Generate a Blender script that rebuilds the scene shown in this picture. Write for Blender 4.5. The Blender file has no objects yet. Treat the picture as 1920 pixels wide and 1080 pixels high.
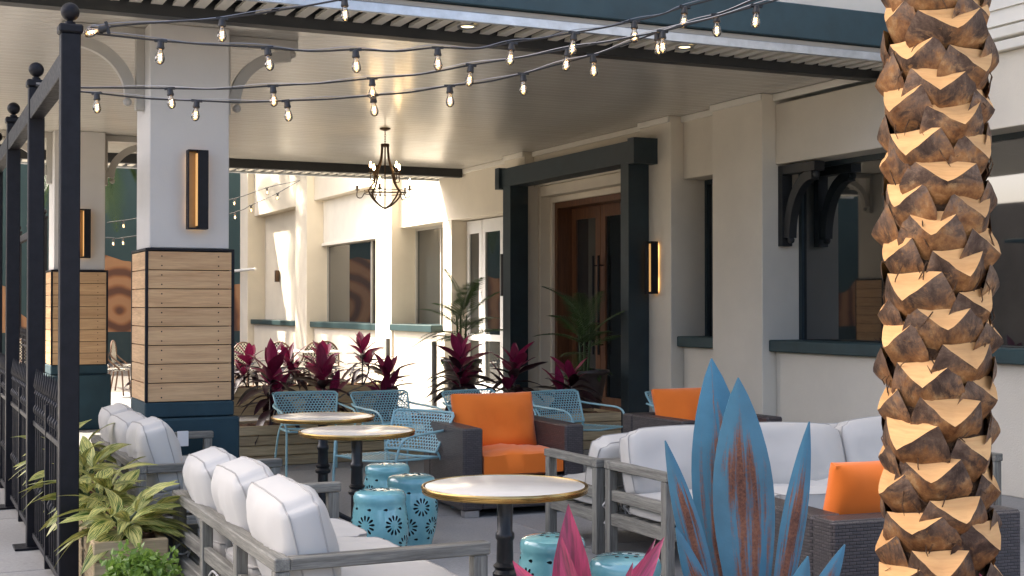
import bpy, bmesh, math, random
from mathutils import Vector, Matrix, noise
rad = math.radians
random.seed(7)
S = bpy.context.scene
col = S.collection

# ------------------------------------------------------------------ camera, sky, sun, exposure
YAW = math.atan(1150 / 2500)
CAMZ = 1.5
cam = bpy.data.cameras.new('camera'); cam_o = bpy.data.objects.new('camera', cam); col.objects.link(cam_o)
cam.sensor_width = 36; cam.lens = 36 * 2500 / 1920; cam.clip_end = 600; cam.clip_start = .05
cam_o.location = (0, 0, CAMZ)
cam_o.rotation_euler = (rad(90) + math.atan(32 / 2500), 0, -YAW)
S.camera = cam_o
SUN = Vector((-.60, .6, 1.0))                       # towards the sun
w = bpy.data.worlds.new('World'); S.world = w; w.use_nodes = True
nt = w.node_tree; nt.nodes.clear()
sky = nt.nodes.new('ShaderNodeTexSky'); sky.sky_type = 'NISHITA'; sky.sun_disc = False
sky.sun_elevation = math.atan2(SUN.z, SUN.xy.length); sky.sun_rotation = math.atan2(SUN.x, SUN.y)
sky.dust_density = 5.0; sky.air_density = .65; sky.ozone_density = .4
bg = nt.nodes.new('ShaderNodeBackground'); bg.inputs[1].default_value = .15
wo = nt.nodes.new('ShaderNodeOutputWorld')
nt.links.new(sky.outputs[0], bg.inputs[0]); nt.links.new(bg.outputs[0], wo.inputs[0])
sl = bpy.data.lights.new('sun', 'SUN'); sl.energy = 3.4; sl.angle = rad(.5); sl.color = (1, .9, .74)
so = bpy.data.objects.new('sun', sl); col.objects.link(so)
so.rotation_euler = SUN.to_track_quat('Z', 'Y').to_euler(); so.location = (-8, 12, 20)
S.view_settings.view_transform = 'Standard'; S.view_settings.look = 'None'
S.view_settings.gamma = 1; S.view_settings.use_curve_mapping = False
S.view_settings.exposure = 2.2
S.cycles.max_bounces = 8; S.cycles.diffuse_bounces = 5; S.cycles.glossy_bounces = 4
S.cycles.transparent_max_bounces = 8; S.cycles.sample_clamp_indirect = 6
S.cycles.caustics_reflective = False; S.cycles.caustics_refractive = False

FX, FY = math.sin(YAW), math.cos(YAW)
def P(u, v, d):                                      # a spot seen at (u, v) of the photograph, d metres away
    l = (u - 960) / 2500 * d
    return Vector((d * FX + l * FY, d * FY - l * FX, CAMZ - (v - 572) / 2500 * d))

# ------------------------------------------------------------------ mesh helpers
class MB:
    def __init__(s): s.v = []; s.f = []; s.m = []; s.uv = []
    def add(s, vs, fs, mi=0, uvs=None):
        o = len(s.v); s.v += [tuple(p) for p in vs]
        for f in fs: s.f.append([i + o for i in f]); s.m.append(mi)
        s.uv += uvs if uvs else [(0, 0)] * len(vs)
        return s
    def box(s, x0, x1, y0, y1, z0, z1, mi=0):
        vs = [(x, y, z) for z in (z0, z1) for y in (y0, y1) for x in (x0, x1)]
        return s.add(vs, [(0, 2, 3, 1), (4, 5, 7, 6), (0, 1, 5, 4), (1, 3, 7, 5), (3, 2, 6, 7), (2, 0, 4, 6)], mi)
    def tube(s, pts, r, n=8, closed=False, mi=0):
        pts = [Vector(p) for p in pts]; k = len(pts); rs = r if isinstance(r, (list, tuple)) else [r] * k
        vs = []; prev = None
        for i, p in enumerate(pts):
            a = pts[(i - 1) % k] if (closed or i) else p; b = pts[(i + 1) % k] if (closed or i < k - 1) else p
            t = (b - a).normalized()
            if prev is None: nrm = t.orthogonal().normalized()
            else:
                nrm = prev - t * prev.dot(t)
                nrm = nrm.normalized() if nrm.length > 1e-6 else t.orthogonal().normalized()
            prev = nrm; bn = t.cross(nrm)
            for j in range(n):
                an = 2 * math.pi * j / n
                vs.append(p + (nrm * math.cos(an) + bn * math.sin(an)) * rs[i])
        fs = []
        for i in range(k if closed else k - 1):
            for j in range(n):
                a = i * n + j; b = i * n + (j + 1) % n; c = ((i + 1) % k) * n + (j + 1) % n; d = ((i + 1) % k) * n + j
                fs.append((a, b, c, d))
        if not closed: fs += [tuple(range(n))[::-1], tuple(range((k - 1) * n, k * n))]
        return s.add(vs, fs, mi)
    def lathe(s, prof, n=24, c=(0, 0, 0), mi=0, close=False):
        vs = []; m = len(prof)
        for r, z in prof:
            for j in range(n):
                a = 2 * math.pi * j / n
                vs.append((c[0] + r * math.cos(a), c[1] + r * math.sin(a), c[2] + z))
        fs = []
        for i in range(m if close else m - 1):
            for j in range(n):
                i2 = (i + 1) % m
                fs.append((i * n + j, i * n + (j + 1) % n, i2 * n + (j + 1) % n, i2 * n + j))
        if not close: fs += [tuple(range(n))[::-1], tuple(range((m - 1) * n, m * n))]
        return s.add(vs, fs, mi)
    def prism(s, poly, ax, d0, d1, mi=0):            # poly in the two other axes, swept along ax
        def p3(a, b, d): return {'x': (d, a, b), 'y': (a, d, b), 'z': (a, b, d)}[ax]
        n = len(poly); vs = [p3(a, b, d0) for a, b in poly] + [p3(a, b, d1) for a, b in poly]
        fs = [tuple(range(n))[::-1], tuple(range(n, 2 * n))] + [(i, (i + 1) % n, (i + 1) % n + n, i + n) for i in range(n)]
        return s.add(vs, fs, mi)
    def arcband(s, pts, ax, d0, d1, wdt, mi=0):      # a curved flat bar: centre line in a plane, width wdt, swept along ax
        pts = [Vector(p) for p in pts]; L = []; Rr = []
        for i, p in enumerate(pts):
            t = (pts[min(i + 1, len(pts) - 1)] - pts[max(i - 1, 0)]).normalized(); nn = Vector((-t.y, t.x))
            L.append(p + nn * wdt / 2); Rr.append(p - nn * wdt / 2)
        for i in range(len(pts) - 1):
            s.prism([L[i], L[i + 1], Rr[i + 1], Rr[i]], ax, d0, d1, mi)
        return s
    def mesh(s, name, mats, smooth=False):
        me = bpy.data.meshes.new(name); me.from_pydata(s.v, [], s.f)
        if any(u != (0, 0) for u in s.uv):
            ul = me.uv_layers.new(name='UVMap')
            for l in me.loops: ul.data[l.index].uv = s.uv[l.vertex_index]
        mats = mats if isinstance(mats, (list, tuple)) else [mats]
        for m in mats: me.materials.append(m)
        for p, mi in zip(me.polygons, s.m): p.material_index = mi
        bm = bmesh.new(); bm.from_mesh(me); bmesh.ops.recalc_face_normals(bm, faces=bm.faces); bm.to_mesh(me); bm.free()
        if smooth:
            me.polygons.foreach_set('use_smooth', [True] * len(me.polygons))
            try: me.set_sharp_from_angle(angle=rad(smooth if smooth > 1 else 40))
            except Exception: pass
        me.update(); return me

WO = {}
def org(o): return WO.get(o.name, Vector((0, 0, 0))) if o else Vector((0, 0, 0))
def link(name, me, parent=None, at=(0, 0, 0), rot=None, scale=None, space='w'):
    """link mesh me; at is in the thing's space (space='w') or the parent part's own frame (space='l')"""
    o = bpy.data.objects.new(name, me); col.objects.link(o); at = Vector(at)
    if parent is not None: o.parent = parent
    o.location = at if (space == 'l' or parent is None) else at - org(parent)
    if rot is not None: o.rotation_euler = rot
    if scale is not None: o.scale = scale if isinstance(scale, (tuple, list, Vector)) else (scale,) * 3
    WO[o.name] = at
    return o
def build(name, mb, mats, parent=None, smooth=False):
    xs = list(zip(*mb.v)); c = Vector([(min(a) + max(a)) / 2 for a in xs])
    if parent is None: c.z = min(xs[2])
    mb.v = [tuple(Vector(p) - c) for p in mb.v]
    return link(name, mb.mesh(name, mats, smooth), parent, c)
_cb = {}
def cbox_mesh(sx, sy, sz, b, mat, uv=False):
    k = (round(sx, 4), round(sy, 4), round(sz, 4), b, mat.name)
    if k in _cb: return _cb[k]
    bm = bmesh.new(); bmesh.ops.create_cube(bm, size=1)
    for v in bm.verts: v.co = Vector((v.co.x * sx, v.co.y * sy, v.co.z * sz))
    if b > 0:
        b2 = min(b, min(sx, sy, sz) * .3)
        bmesh.ops.bevel(bm, geom=list(bm.edges), offset=b2, segments=1, affect='EDGES', profile=.5)
    ul = bm.loops.layers.uv.new('UVMap')
    for f in bm.faces:
        n = f.normal; a = max(range(3), key=lambda i: abs(n[i]))
        for l in f.loops:
            c = l.vert.co
            l[ul].uv = (c.y, c.z) if a == 0 else ((c.x, c.z) if a == 1 else (c.x, c.y))
    me = bpy.data.meshes.new('box'); bm.to_mesh(me); bm.free(); me.materials.append(mat); _cb[k] = me
    return me
def box(name, x0, x1, y0, y1, z0, z1, mat, parent=None, b=.004):
    me = cbox_mesh(x1 - x0, y1 - y0, z1 - z0, b, mat)
    return link(name, me, parent, ((x0 + x1) / 2, (y0 + y1) / 2, (z0 + z1) / 2))
def thing(name, label, cat, loc=(0, 0, 0), group=None, rz=0):
    o = bpy.data.objects.new(name, None); col.objects.link(o); o.location = loc; o.rotation_euler = (0, 0, rz)
    o.empty_display_size = .2
    WO[o.name] = Vector(loc); tag(o, label, cat, group); return o
def proto(name, label, cat, group=None):
    return thing(name, label, cat, (0, 0, 0), group)
def tag(o, label, cat, group=None):
    o['label'] = label; o['category'] = cat
    if group: o['group'] = group
    return o
def setting(o): o['kind'] = 'structure'; return o
def copy_tree(o, parent=None):
    c = o.copy(); col.objects.link(c); c.parent = parent
    for ch in list(o.children): copy_tree(ch, c)
    return c
def put(o, loc, rz=0, label=None):
    o.location = loc; o.rotation_euler = (0, 0, rz)
    if label: o['label'] = label
    return o
def crom(pts, n=8):
    pts = [Vector(p) for p in pts]; out = []
    e = [pts[0] * 2 - pts[1]] + pts + [pts[-1] * 2 - pts[-2]]
    for i in range(len(pts) - 1):
        a, b, c, d = e[i:i + 4]
        for k in range(n):
            t = k / n
            out.append(.5 * ((2 * b) + (c - a) * t + (2 * a - 5 * b + 4 * c - d) * t * t + (3 * b - a - 3 * c + d) * t ** 3))
    out.append(pts[-1]); return out

# ------------------------------------------------------------------ materials
def srgb(r, g, b):
    f = lambda c: (c / 255 / 12.92) if c / 255 <= .04045 else ((c / 255 + .055) / 1.055) ** 2.4
    return (f(r), f(g), f(b))
def newmat(name):
    m = bpy.data.materials.new(name); m.use_nodes = True; n = m.node_tree; b = n.nodes['Principled BSDF']
    return m, n, b
def N(n, t, **k):
    x = n.nodes.new(t)
    for a, v in k.items(): setattr(x, a, v)
    return x
def coords(n, stretch=(1, 1, 1), out='Object', rnd=True):
    tc = N(n, 'ShaderNodeTexCoord'); mp = N(n, 'ShaderNodeMapping'); mp.inputs['Scale'].default_value = stretch
    n.links.new(tc.outputs[out], mp.inputs[0])
    if rnd:
        oi = N(n, 'ShaderNodeObjectInfo'); mu = N(n, 'ShaderNodeMath', operation='MULTIPLY'); mu.inputs[1].default_value = 57.0
        n.links.new(oi.outputs['Random'], mu.inputs[0]); n.links.new(mu.outputs[0], mp.inputs['Location'])
    return mp.outputs[0]
def noise_n(n, vec, scale, detail=5, rough=.6, dist=0):
    x = N(n, 'ShaderNodeTexNoise'); x.inputs['Scale'].default_value = scale; x.inputs['Detail'].default_value = detail
    x.inputs['Roughness'].default_value = rough; x.inputs['Distortion'].default_value = dist
    n.links.new(vec, x.inputs['Vector']); return x.outputs[0]
def ramp(n, fac, stops, interp='LINEAR'):
    r = N(n, 'ShaderNodeValToRGB'); r.color_ramp.interpolation = interp; e = r.color_ramp.elements
    while len(e) < len(stops): e.new(.5)
    for el, (p, c) in zip(e, stops):
        el.position = p; el.color = (*c, 1) if len(c) == 3 else c
    n.links.new(fac, r.inputs[0]); return r.outputs[0]
def mixc(n, fac, a, b, blend='MIX'):
    x = N(n, 'ShaderNodeMix', data_type='RGBA', blend_type=blend)
    for s, v in ((0, fac), (6, a), (7, b)):
        if isinstance(v, (int, float)): x.inputs[s].default_value = v
        elif isinstance(v, tuple): x.inputs[s].default_value = (*v, 1)
        else: n.links.new(v, x.inputs[s])
    return x.outputs[2]
def math_n(n, op, a, b=None, c=None):
    x = N(n, 'ShaderNodeMath', operation=op)
    for i, v in enumerate((a, b, c)):
        if v is None: continue
        if isinstance(v, (int, float)): x.inputs[i].default_value = v
        else: n.links.new(v, x.inputs[i])
    return x.outputs[0]
def bump(n, b, h, strength=.3, dist=.01):
    x = N(n, 'ShaderNodeBump'); x.inputs['Strength'].default_value = strength; x.inputs['Distance'].default_value = dist
    n.links.new(h, x.inputs['Height']); n.links.new(x.outputs[0], b.inputs['Normal'])
def M(name, c, rough=.6, var=.12, scale=6, bmp=.0, bscale=60, bdist=.004, metal=0, spec=.5, stretch=(1, 1, 1), c2=None, rvar=0, coat=0, rndv=0, sheen=0):
    m, n, b = newmat(name); v = coords(n, stretch)
    f = noise_n(n, v, scale, 6)
    lo = tuple(x * (1 - var) for x in c); hi = c2 if c2 else tuple(min(1, x * (1 + var)) for x in c)
    cc = ramp(n, f, [(.3, lo), (.7, hi)])
    if rndv:
        oi = N(n, 'ShaderNodeObjectInfo'); g = math_n(n, 'MULTIPLY_ADD', oi.outputs['Random'], rndv * 2, 1 - rndv)
        hs = N(n, 'ShaderNodeHueSaturation'); n.links.new(g, hs.inputs['Value']); n.links.new(cc, hs.inputs['Color']); cc = hs.outputs[0]
    n.links.new(cc, b.inputs['Base Color'])
    b.inputs['Roughness'].default_value = rough; b.inputs['Metallic'].default_value = metal
    b.inputs['Specular IOR Level'].default_value = spec; b.inputs['Coat Weight'].default_value = coat
    if sheen: b.inputs['Sheen Weight'].default_value = sheen
    if rvar:
        n.links.new(ramp(n, noise_n(n, v, scale * 2.3, 4), [(.3, (rough - rvar,) * 3), (.7, (rough + rvar,) * 3)]), b.inputs['Roughness'])
    if bmp: bump(n, b, noise_n(n, v, bscale, 6, .65), bmp, bdist)
    return m
def emis(name, c, s):
    m, n, b = newmat(name); b.inputs['Base Color'].default_value = (*c, 1); b.inputs['Emission Color'].default_value = (*c, 1)
    b.inputs['Emission Strength'].default_value = s; return m

PL = M('plaster_cream', (.69, .625, .51), .8, .08, .9, .5, 70, .006)
PLG = M('plaster_grey', (.58, .555, .52), .8, .04, 1.5, .3, 110, .004)
CEILM = M('ceiling_paint', (.54, .51, .45), .22, .03, 2, .0, 30, .002, stretch=(.2, 1, 1), rvar=.025)
CREAM = M('cream_trim', (.73, .69, .60), .6, .05, 3, .08, 40)
GREIGE = M('greige_paint', (.42, .395, .35), .55, .06, 3, .1, 50)
TEAL = M('dark_teal_paint', (.018, .050, .064), .55, .18, 4, .15, 70, .003)
TEALS = M('teal_stucco', (.016, .046, .060), .8, .18, 3, .6, 120, .006)
DTEAL = M('black_teal_paint', (.013, .026, .031), .5, .2, 4, .1, 60)
SILLM = M('green_sill', (.016, .043, .046), .55, .2, 5, .2, 80, .003)
BLK = M('black_metal', (.008, .008, .011), .5, .25, 14, .15, 120, .002, rvar=.08, spec=.22)
BLKM = M('black_beam', (.016, .017, .017), .5, .2, 5, .1, 60)
GALV = M('galvanised_edge', (.5, .53, .56), .38, .15, 9, .1, 40, .002, metal=.7)
BROWNM = M('bronze_metal', (.06, .035, .02), .45, .35, 20, .2, 90, .002, metal=.6)
GLASSD, _n, _b = newmat('dark_glass'); _b.inputs['Base Color'].default_value = (.012, .015, .016, 1)
_b.inputs['Roughness'].default_value = .02; _b.inputs['IOR'].default_value = 2.3
bump(_n, _b, noise_n(_n, coords(_n), .6, 2), .012, .05)
CONC = None
def concrete(name, c, joints=None):
    m, n, b = newmat(name); v = coords(n)
    f = noise_n(n, v, 1.3, 8, .62); g = noise_n(n, v, 60, 4, .7); s = noise_n(n, v, 4.5, 6, .7)
    cc = ramp(n, f, [(.28, tuple(x * .78 for x in c)), (.72, tuple(x * 1.12 for x in c))])
    cc = mixc(n, .25, cc, ramp(n, g, [(.3, (.25,) * 3), (.7, (.9,) * 3)]), 'OVERLAY')
    cc = mixc(n, ramp(n, s, [(.62, (0,) * 3), (.72, (.35,) * 3)]), cc, tuple(x * .55 for x in c))
    n.links.new(cc, b.inputs['Base Color'])
    n.links.new(ramp(n, f, [(.3, (.5,) * 3), (.7, (.8,) * 3)]), b.inputs['Roughness'])
    bump(n, b, g, .25, .003); return m
CONC = concrete('patio_concrete', (.25, .248, .24)); CONC2 = concrete('pavement_concrete', (.30, .295, .28)); GROUND = concrete('asphalt_ground', (.24, .235, .225))
def wood(name, c1, c2, axis, rough=.6, sc=1.0, rndv=.12, grainb=.25, fine=.5):
    m, n, b = newmat(name)
    st = {'x': (1.2, 22, 22), 'y': (22, 1.2, 22), 'z': (22, 22, 1.2)}[axis]
    v = coords(n, tuple(s * sc for s in st))
    f = noise_n(n, v, 1.0, 7, .62, .6); g = noise_n(n, v, 6.0, 4, .6)
    cc = ramp(n, f, [(.25, c1), (.5, tuple((a + d) / 2 for a, d in zip(c1, c2))), (.75, c2)])
    cc = mixc(n, fine, cc, ramp(n, g, [(.3, (.3,) * 3), (.7, (.75,) * 3)]), 'OVERLAY')
    oi = N(n, 'ShaderNodeObjectInfo'); val = math_n(n, 'MULTIPLY_ADD', oi.outputs['Random'], rndv * 2, 1 - rndv)
    hs = N(n, 'ShaderNodeHueSaturation'); n.links.new(val, hs.inputs['Value']); n.links.new(cc, hs.inputs['Color'])
    n.links.new(hs.outputs[0], b.inputs['Base Color']); b.inputs['Roughness'].default_value = rough
    bump(n, b, f, grainb, .003); return m
CLAD = wood('clad_wood', srgb(172, 132, 90), srgb(214, 176, 130), 'x', .55, rndv=.08, fine=.3)
CLADY = wood('clad_wood_side', srgb(172, 132, 90), srgb(214, 176, 130), 'y', .55, rndv=.1)
PINE = wood('planter_pine', srgb(146, 124, 92), srgb(196, 176, 138), 'x', .7, .7, .1)
PINEY = wood('planter_pine_side', srgb(146, 124, 92), srgb(196, 176, 138), 'y', .7, .7, .1)
GW = {a: wood('grey_teak_' + a, srgb(80, 77, 70), srgb(146, 143, 132), a, .75, 1.6, .08, .4, .7) for a in 'xyz'}
DOORW = wood('door_wood', srgb(76, 47, 30), srgb(116, 77, 50), 'z', .4, 1, .05, .1)
MULCH = M('bark_mulch', (.10, .045, .022), .9, .5, 30, 1.0, 60, .03, c2=(.24, .11, .05))
CUSH = M('cushion_linen', srgb(190, 186, 178), .9, .03, 3, .18, 260, .0015, sheen=.2)
PIPE = M('cushion_piping', srgb(164, 160, 154), .9, .03, 3)
ORNG = M('orange_canvas', srgb(226, 112, 22), .85, .05, 4, .18, 240, .0015, sheen=.2)
CHAIRT = M('teal_chair_enamel', srgb(146, 186, 190), .4, .06, 6, .05, 60)
MARB = M('marble_top', srgb(206, 203, 196), .16, .05, 3, c2=srgb(222, 219, 212))
BRASS = M('brass_rim', srgb(176, 146, 92), .27, .12, 12, metal=1.0)
IRON = M('cast_iron', (.014, .014, .015), .35, .3, 25, .25, 90, .003)
STEEL = M('steel_foot', (.5, .5, .5), .35, .1, 8, metal=.9)
CERAM = M('teal_glaze', srgb(112, 174, 180), .12, .12, 7, .04, 8, .01, coat=.6, c2=srgb(134, 190, 194))
HOLE_SHADE = M('stool_hole_shade', (.012, .018, .02), .8)  # near-black colour standing in for the shade inside the stool holes
WHITEP = M('white_paint', (.72, .71, .68), .45, .04, 4, .05, 60)
TERRA = M('urn_glaze', (.045, .030, .026), .4, .3, 5, .2, 40, .004)
SOILM = M('soil', (.05, .03, .02), .9, .4, 30, .8, 60, .02)
def wicker(name, c):
    m, n, b = newmat(name); tc = N(n, 'ShaderNodeTexCoord')
    br = N(n, 'ShaderNodeTexBrick'); n.links.new(tc.outputs['UV'], br.inputs['Vector']); br.offset = .5
    br.inputs['Scale'].default_value = 1; br.inputs['Brick Width'].default_value = .034; br.inputs['Row Height'].default_value = .0135
    br.inputs['Mortar Size'].default_value = .0026; br.inputs['Mortar Smooth'].default_value = .8
    br.inputs['Color1'].default_value = (*c, 1); br.inputs['Color2'].default_value = (*[x * 1.5 for x in c], 1)
    br.inputs['Mortar'].default_value = (.016, .013, .013, 1)
    n.links.new(br.outputs['Color'], b.inputs['Base Color']); b.inputs['Roughness'].default_value = .42
    inv = math_n(n, 'SUBTRACT', 1.0, br.outputs['Fac'])
    bump(n, b, inv, .6, .003); return m
WICK = wicker('dark_wicker', (.050, .042, .042))
WICKF = WICK
def leafmat(name, base, edge, rndv=.25, rough=.38, trans=.25, gloss=.5):
    m, n, b = newmat(name); tc = N(n, 'ShaderNodeTexCoord'); sp = N(n, 'ShaderNodeSeparateXYZ'); n.links.new(tc.outputs['UV'], sp.inputs[0])
    v = coords(n, (22, 2.4, 22)); f = noise_n(n, v, 1.6, 5)
    cc = mixc(n, ramp(n, f, [(.35, (0,) * 3), (.7, (1,) * 3)]), base, edge)
    oi = N(n, 'ShaderNodeObjectInfo'); val = math_n(n, 'MULTIPLY_ADD', oi.outputs['Random'], rndv * 2, 1 - rndv)
    hs = N(n, 'ShaderNodeHueSaturation'); n.links.new(val, hs.inputs['Value']); n.links.new(cc, hs.inputs['Color'])
    n.links.new(hs.outputs[0], b.inputs['Base Color']); b.inputs['Roughness'].default_value = rough; b.inputs['Specular IOR Level'].default_value = gloss
    tr = N(n, 'ShaderNodeBsdfTranslucent'); n.links.new(hs.outputs[0], tr.inputs[0])
    mx = N(n, 'ShaderNodeMixShader'); mx.inputs[0].default_value = trans
    n.links.new(b.outputs[0], mx.inputs[1]); n.links.new(tr.outputs[0], mx.inputs[2])
    n.links.new(mx.outputs[0], n.nodes['Material Output'].inputs[0]); return m
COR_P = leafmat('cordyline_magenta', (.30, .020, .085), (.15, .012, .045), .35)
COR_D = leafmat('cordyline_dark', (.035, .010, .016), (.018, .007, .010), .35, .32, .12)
COR_B = leafmat('cordyline_pink', (.42, .045, .12), (.13, .035, .05), .3)
GRN = leafmat('palm_green', (.035, .075, .018), (.06, .10, .03), .3, .4, .2)
BOXL = leafmat('box_leaf', (.17, .30, .045), (.30, .44, .09), .3, .35, .35)
def ginger():
    m, n, b = newmat('variegated_leaf'); tc = N(n, 'ShaderNodeTexCoord'); sp = N(n, 'ShaderNodeSeparateXYZ'); n.links.new(tc.outputs['UV'], sp.inputs[0])
    ax = math_n(n, 'ABSOLUTE', math_n(n, 'SUBTRACT', sp.outputs[1], .5))
    ph = math_n(n, 'MULTIPLY_ADD', ax, -1.6, sp.outputs[0])
    oi = N(n, 'ShaderNodeObjectInfo'); ph = math_n(n, 'ADD', ph, oi.outputs['Random'])
    cb = N(n, 'ShaderNodeCombineXYZ'); n.links.new(math_n(n, 'MULTIPLY', ph, 9), cb.inputs[0]); n.links.new(math_n(n, 'MULTIPLY', sp.outputs[1], 2.2), cb.inputs[1])
    f = noise_n(n, cb.outputs[0], 1.6, 3, .6)
    cc = ramp(n, f, [(.42, srgb(58, 92, 30)), (.48, srgb(120, 140, 60)), (.53, srgb(222, 212, 130))])
    val = math_n(n, 'MULTIPLY_ADD', oi.outputs['Random'], .4, .75)
    hs = N(n, 'ShaderNodeHueSaturation'); n.links.new(val, hs.inputs['Value']); n.links.new(cc, hs.inputs['Color'])
    n.links.new(hs.outputs[0], b.inputs['Base Color']); b.inputs['Roughness'].default_value = .4
    tr = N(n, 'ShaderNodeBsdfTranslucent'); n.links.new(hs.outputs[0], tr.inputs[0]); mx = N(n, 'ShaderNodeMixShader'); mx.inputs[0].default_value = .2
    n.links.new(b.outputs[0], mx.inputs[1]); n.links.new(tr.outputs[0], mx.inputs[2]); n.links.new(mx.outputs[0], n.nodes['Material Output'].inputs[0]); return m
GING = ginger()

# ------------------------------------------------------------------ ground
g = MB().box(-150, 150, -150, 150, -.30, -.05); setting(build('ground', g, GROUND))
patio = setting(box('patio', .86, 8.3, -2, 24, -.05, -.012, GROUND, None, 0))
slab = cbox_mesh(1.494, 1.494, .05, .004, CONC)
for i in range(5):
    for j in range(17):
        link('slab', slab, patio, (.86 + .75 + i * 1.5, -1.6 + j * 1.5 + .7, -.025))
pave = setting(box('pavement', -4.0, .85, -2, 24, -.06, -.02, GROUND, None, 0))
slab2 = cbox_mesh(1.6, 1.99, .05, .004, CONC2)
for i in range(3):
    for j in range(13): link('slab', slab2, pave, (.85 - .805 - i * 1.61, -1 + j * 2.0, -.025))
setting(box('courtyard', -4, 8.3, 24.02, 36, -.06, -.01, concrete('courtyard_paving', (.13, .115, .10)), None, 0))

# ------------------------------------------------------------------ restaurant building
BX = 7.93; PX = 7.77; GX = 8.24; CH = 3.6
bld = thing('restaurant_building', 'cream plastered restaurant building with dark green sills, pilasters and wooden entrance doors', 'building', (BX, 15, 0))
def bpart(n, *a, m=PL, b=.006): return box(n, *a, m, bld, b)
FAR = 33.2
piers = [(10.96, 11.85, CH), (12.68, 13.36, CH), (16.48, 17.15, CH), (21.9, 22.75, 6.6), (27.2, 28.07, 6.6), (32.4, FAR, 6.6)]
for y0, y1, h in piers: bpart('pilaster', PX, 8.6, y0, y1, 0, h)
bpart('pilaster', PX, 8.6, 3.2, 3.9, 0, CH)
# bays: (y0, y1, header bottom, header top, sill z)
bpart('header', BX, 8.6, 3.9, 10.957, 2.9, 3.5); bpart('header', BX, 8.6, 11.853, 12.677, 2.9, CH)
bpart('header', BX, 8.6, 17.153, 21.897, 2.84, 6.6); bpart('header', BX, 8.6, 22.753, 27.197, 3.7, 6.6); bpart('header', BX, 8.6, 28.073, 32.397, 3.68, 6.6)
bpart('header', BX - .02, 8.6, 13.363, 16.477, 3.12, CH)
for y0, y1 in ((3.9, 10.957), (11.853, 12.677), (22.753, 27.197), (28.073, 32.397)):
    bpart('low_wall', BX, 8.6, y0, y1, 0, 1.04)
bpart('low_wall', BX - .12, 8.6, 19.52, 21.897, 0, 1.06)
def window(y0, y1, z0, z1, mulls, sill=True, sz=1.04, sx=BX - .09, fr=None, sm=SILLM):
    fr = fr or DTEAL
    f = MB(); t = .05
    f.box(GX - .03, GX + .04, y0, y0 + t, z0, z1); f.box(GX - .03, GX + .04, y1 - t, y1, z0, z1)
    f.box(GX - .03, GX + .04, y0 + t, y1 - t, z0, z0 + t); f.box(GX - .03, GX + .04, y0 + t, y1 - t, z1 - t, z1)
    for m in mulls: f.box(GX - .03, GX + .04, m - .022, m + .022, z0 + t, z1 - t)
    wnd = build('window', f, fr, bld)
    ys = [y0 + t] + [c for m in mulls for c in (m - .022, m + .022)] + [y1 - t]
    for a, b in zip(ys[::2], ys[1::2]): box('pane', GX, GX + .012, a, b, z0 + t, z1 - t, GLASSD, wnd, 0)
    if sill: box('sill', sx, GX - .032, y0, y1, sz, sz + .115, sm, wnd, .01)
    return wnd
window(3.9, 10.957, 1.04, 2.9, [7.2], sz=1.04)
window(11.853, 12.677, 1.04, 2.9, [], sz=1.04)
window(22.753, 27.197, 1.04, 2.78, [24.3], sz=1.04, fr=GREIGE)
window(19.9, 21.897, 1.06, 2.84, [20.7], sz=1.06, sx=BX - .2, fr=GREIGE)
bpart('blind_panel', 8.13, 8.5, 22.753, 27.197, 2.783, 3.697, m=CREAM)
box('panel_ledge', 8.09, 8.129, 22.76, 27.19, 2.74, 2.80, CREAM, bld, .004)
bpart('blank_panel', 8.2, 8.5, 28.073, 32.397, 1.043, 3.677)
box('sill', BX - .09, 8.197, 28.08, 32.39, 1.043, 1.15, SILLM, bld, .01)
bpart('end_jamb', BX, 8.6, 19.523, 19.897, 1.063, 2.837)
# frosted folding doors beside the window
fd = MB()
for y0, y1 in ((17.3, 18.08), (18.1, 18.88), (18.9, 19.5)):
    fd.box(8.18, 8.24, y0, y0 + .11, .02, 2.82); fd.box(8.18, 8.24, y1 - .11, y1, .02, 2.82)
    fd.box(8.18, 8.24, y0 + .11, y1 - .11, 2.62, 2.82); fd.box(8.18, 8.24, y0 + .11, y1 - .11, .02, .3); fd.box(8.18, 8.24, y0 + .11, y1 - .11, .95, 1.05)
fdo = build('folding_door', fd, WHITEP, bld); fdo['label'] = 'white painted folding glass doors'
for y0, y1 in ((17.3, 18.08), (18.1, 18.88), (18.9, 19.5)):
    box('pane', 8.20, 8.215, y0 + .11, y1 - .11, 1.05, 2.62, GLASSD, fdo, 0); box('pane', 8.20, 8.215, y0 + .11, y1 - .11, .3, .95, GLASSD, fdo, 0)
# entrance: dark portal, stepped surround, wooden doors
po = MB(); po.box(7.5, 7.766, 13.15, 13.33, 0, 3.11); po.box(7.5, 7.766, 16.36, 16.6, 0, 3.11); po.box(7.5, 7.766, 13.1, 16.65, 3.112, 3.36)
po.box(7.46, 7.80, 12.96, 13.1, 3.09, 3.38); po.box(7.46, 7.80, 16.65, 16.78, 3.09, 3.38)
po_o = build('portal_frame', po, DTEAL, bld); po_o['label'] = 'dark teal timber portal around the entrance'
bpart('surround', 7.97, 8.6, 16.40, 16.478, 0, 3.118); bpart('surround', 7.97, 8.6, 13.362, 13.45, 0, 3.118); bpart('surround', 7.97, 8.6, 13.452, 16.398, 2.98, 3.118)
bpart('surround', 8.12, 8.6, 16.34, 16.398, 0, 2.978); bpart('surround', 8.12, 8.6, 13.453, 13.52, 0, 2.978); bpart('surround', 8.12, 8.6, 13.522, 16.338, 2.90, 2.978)
dj = MB(); dj.box(8.16, 8.5, 16.26, 16.338, 0, 2.898); dj.box(8.16, 8.5, 13.523, 13.6, 0, 2.898); dj.box(8.16, 8.5, 13.6, 16.26, 2.82, 2.898)
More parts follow.
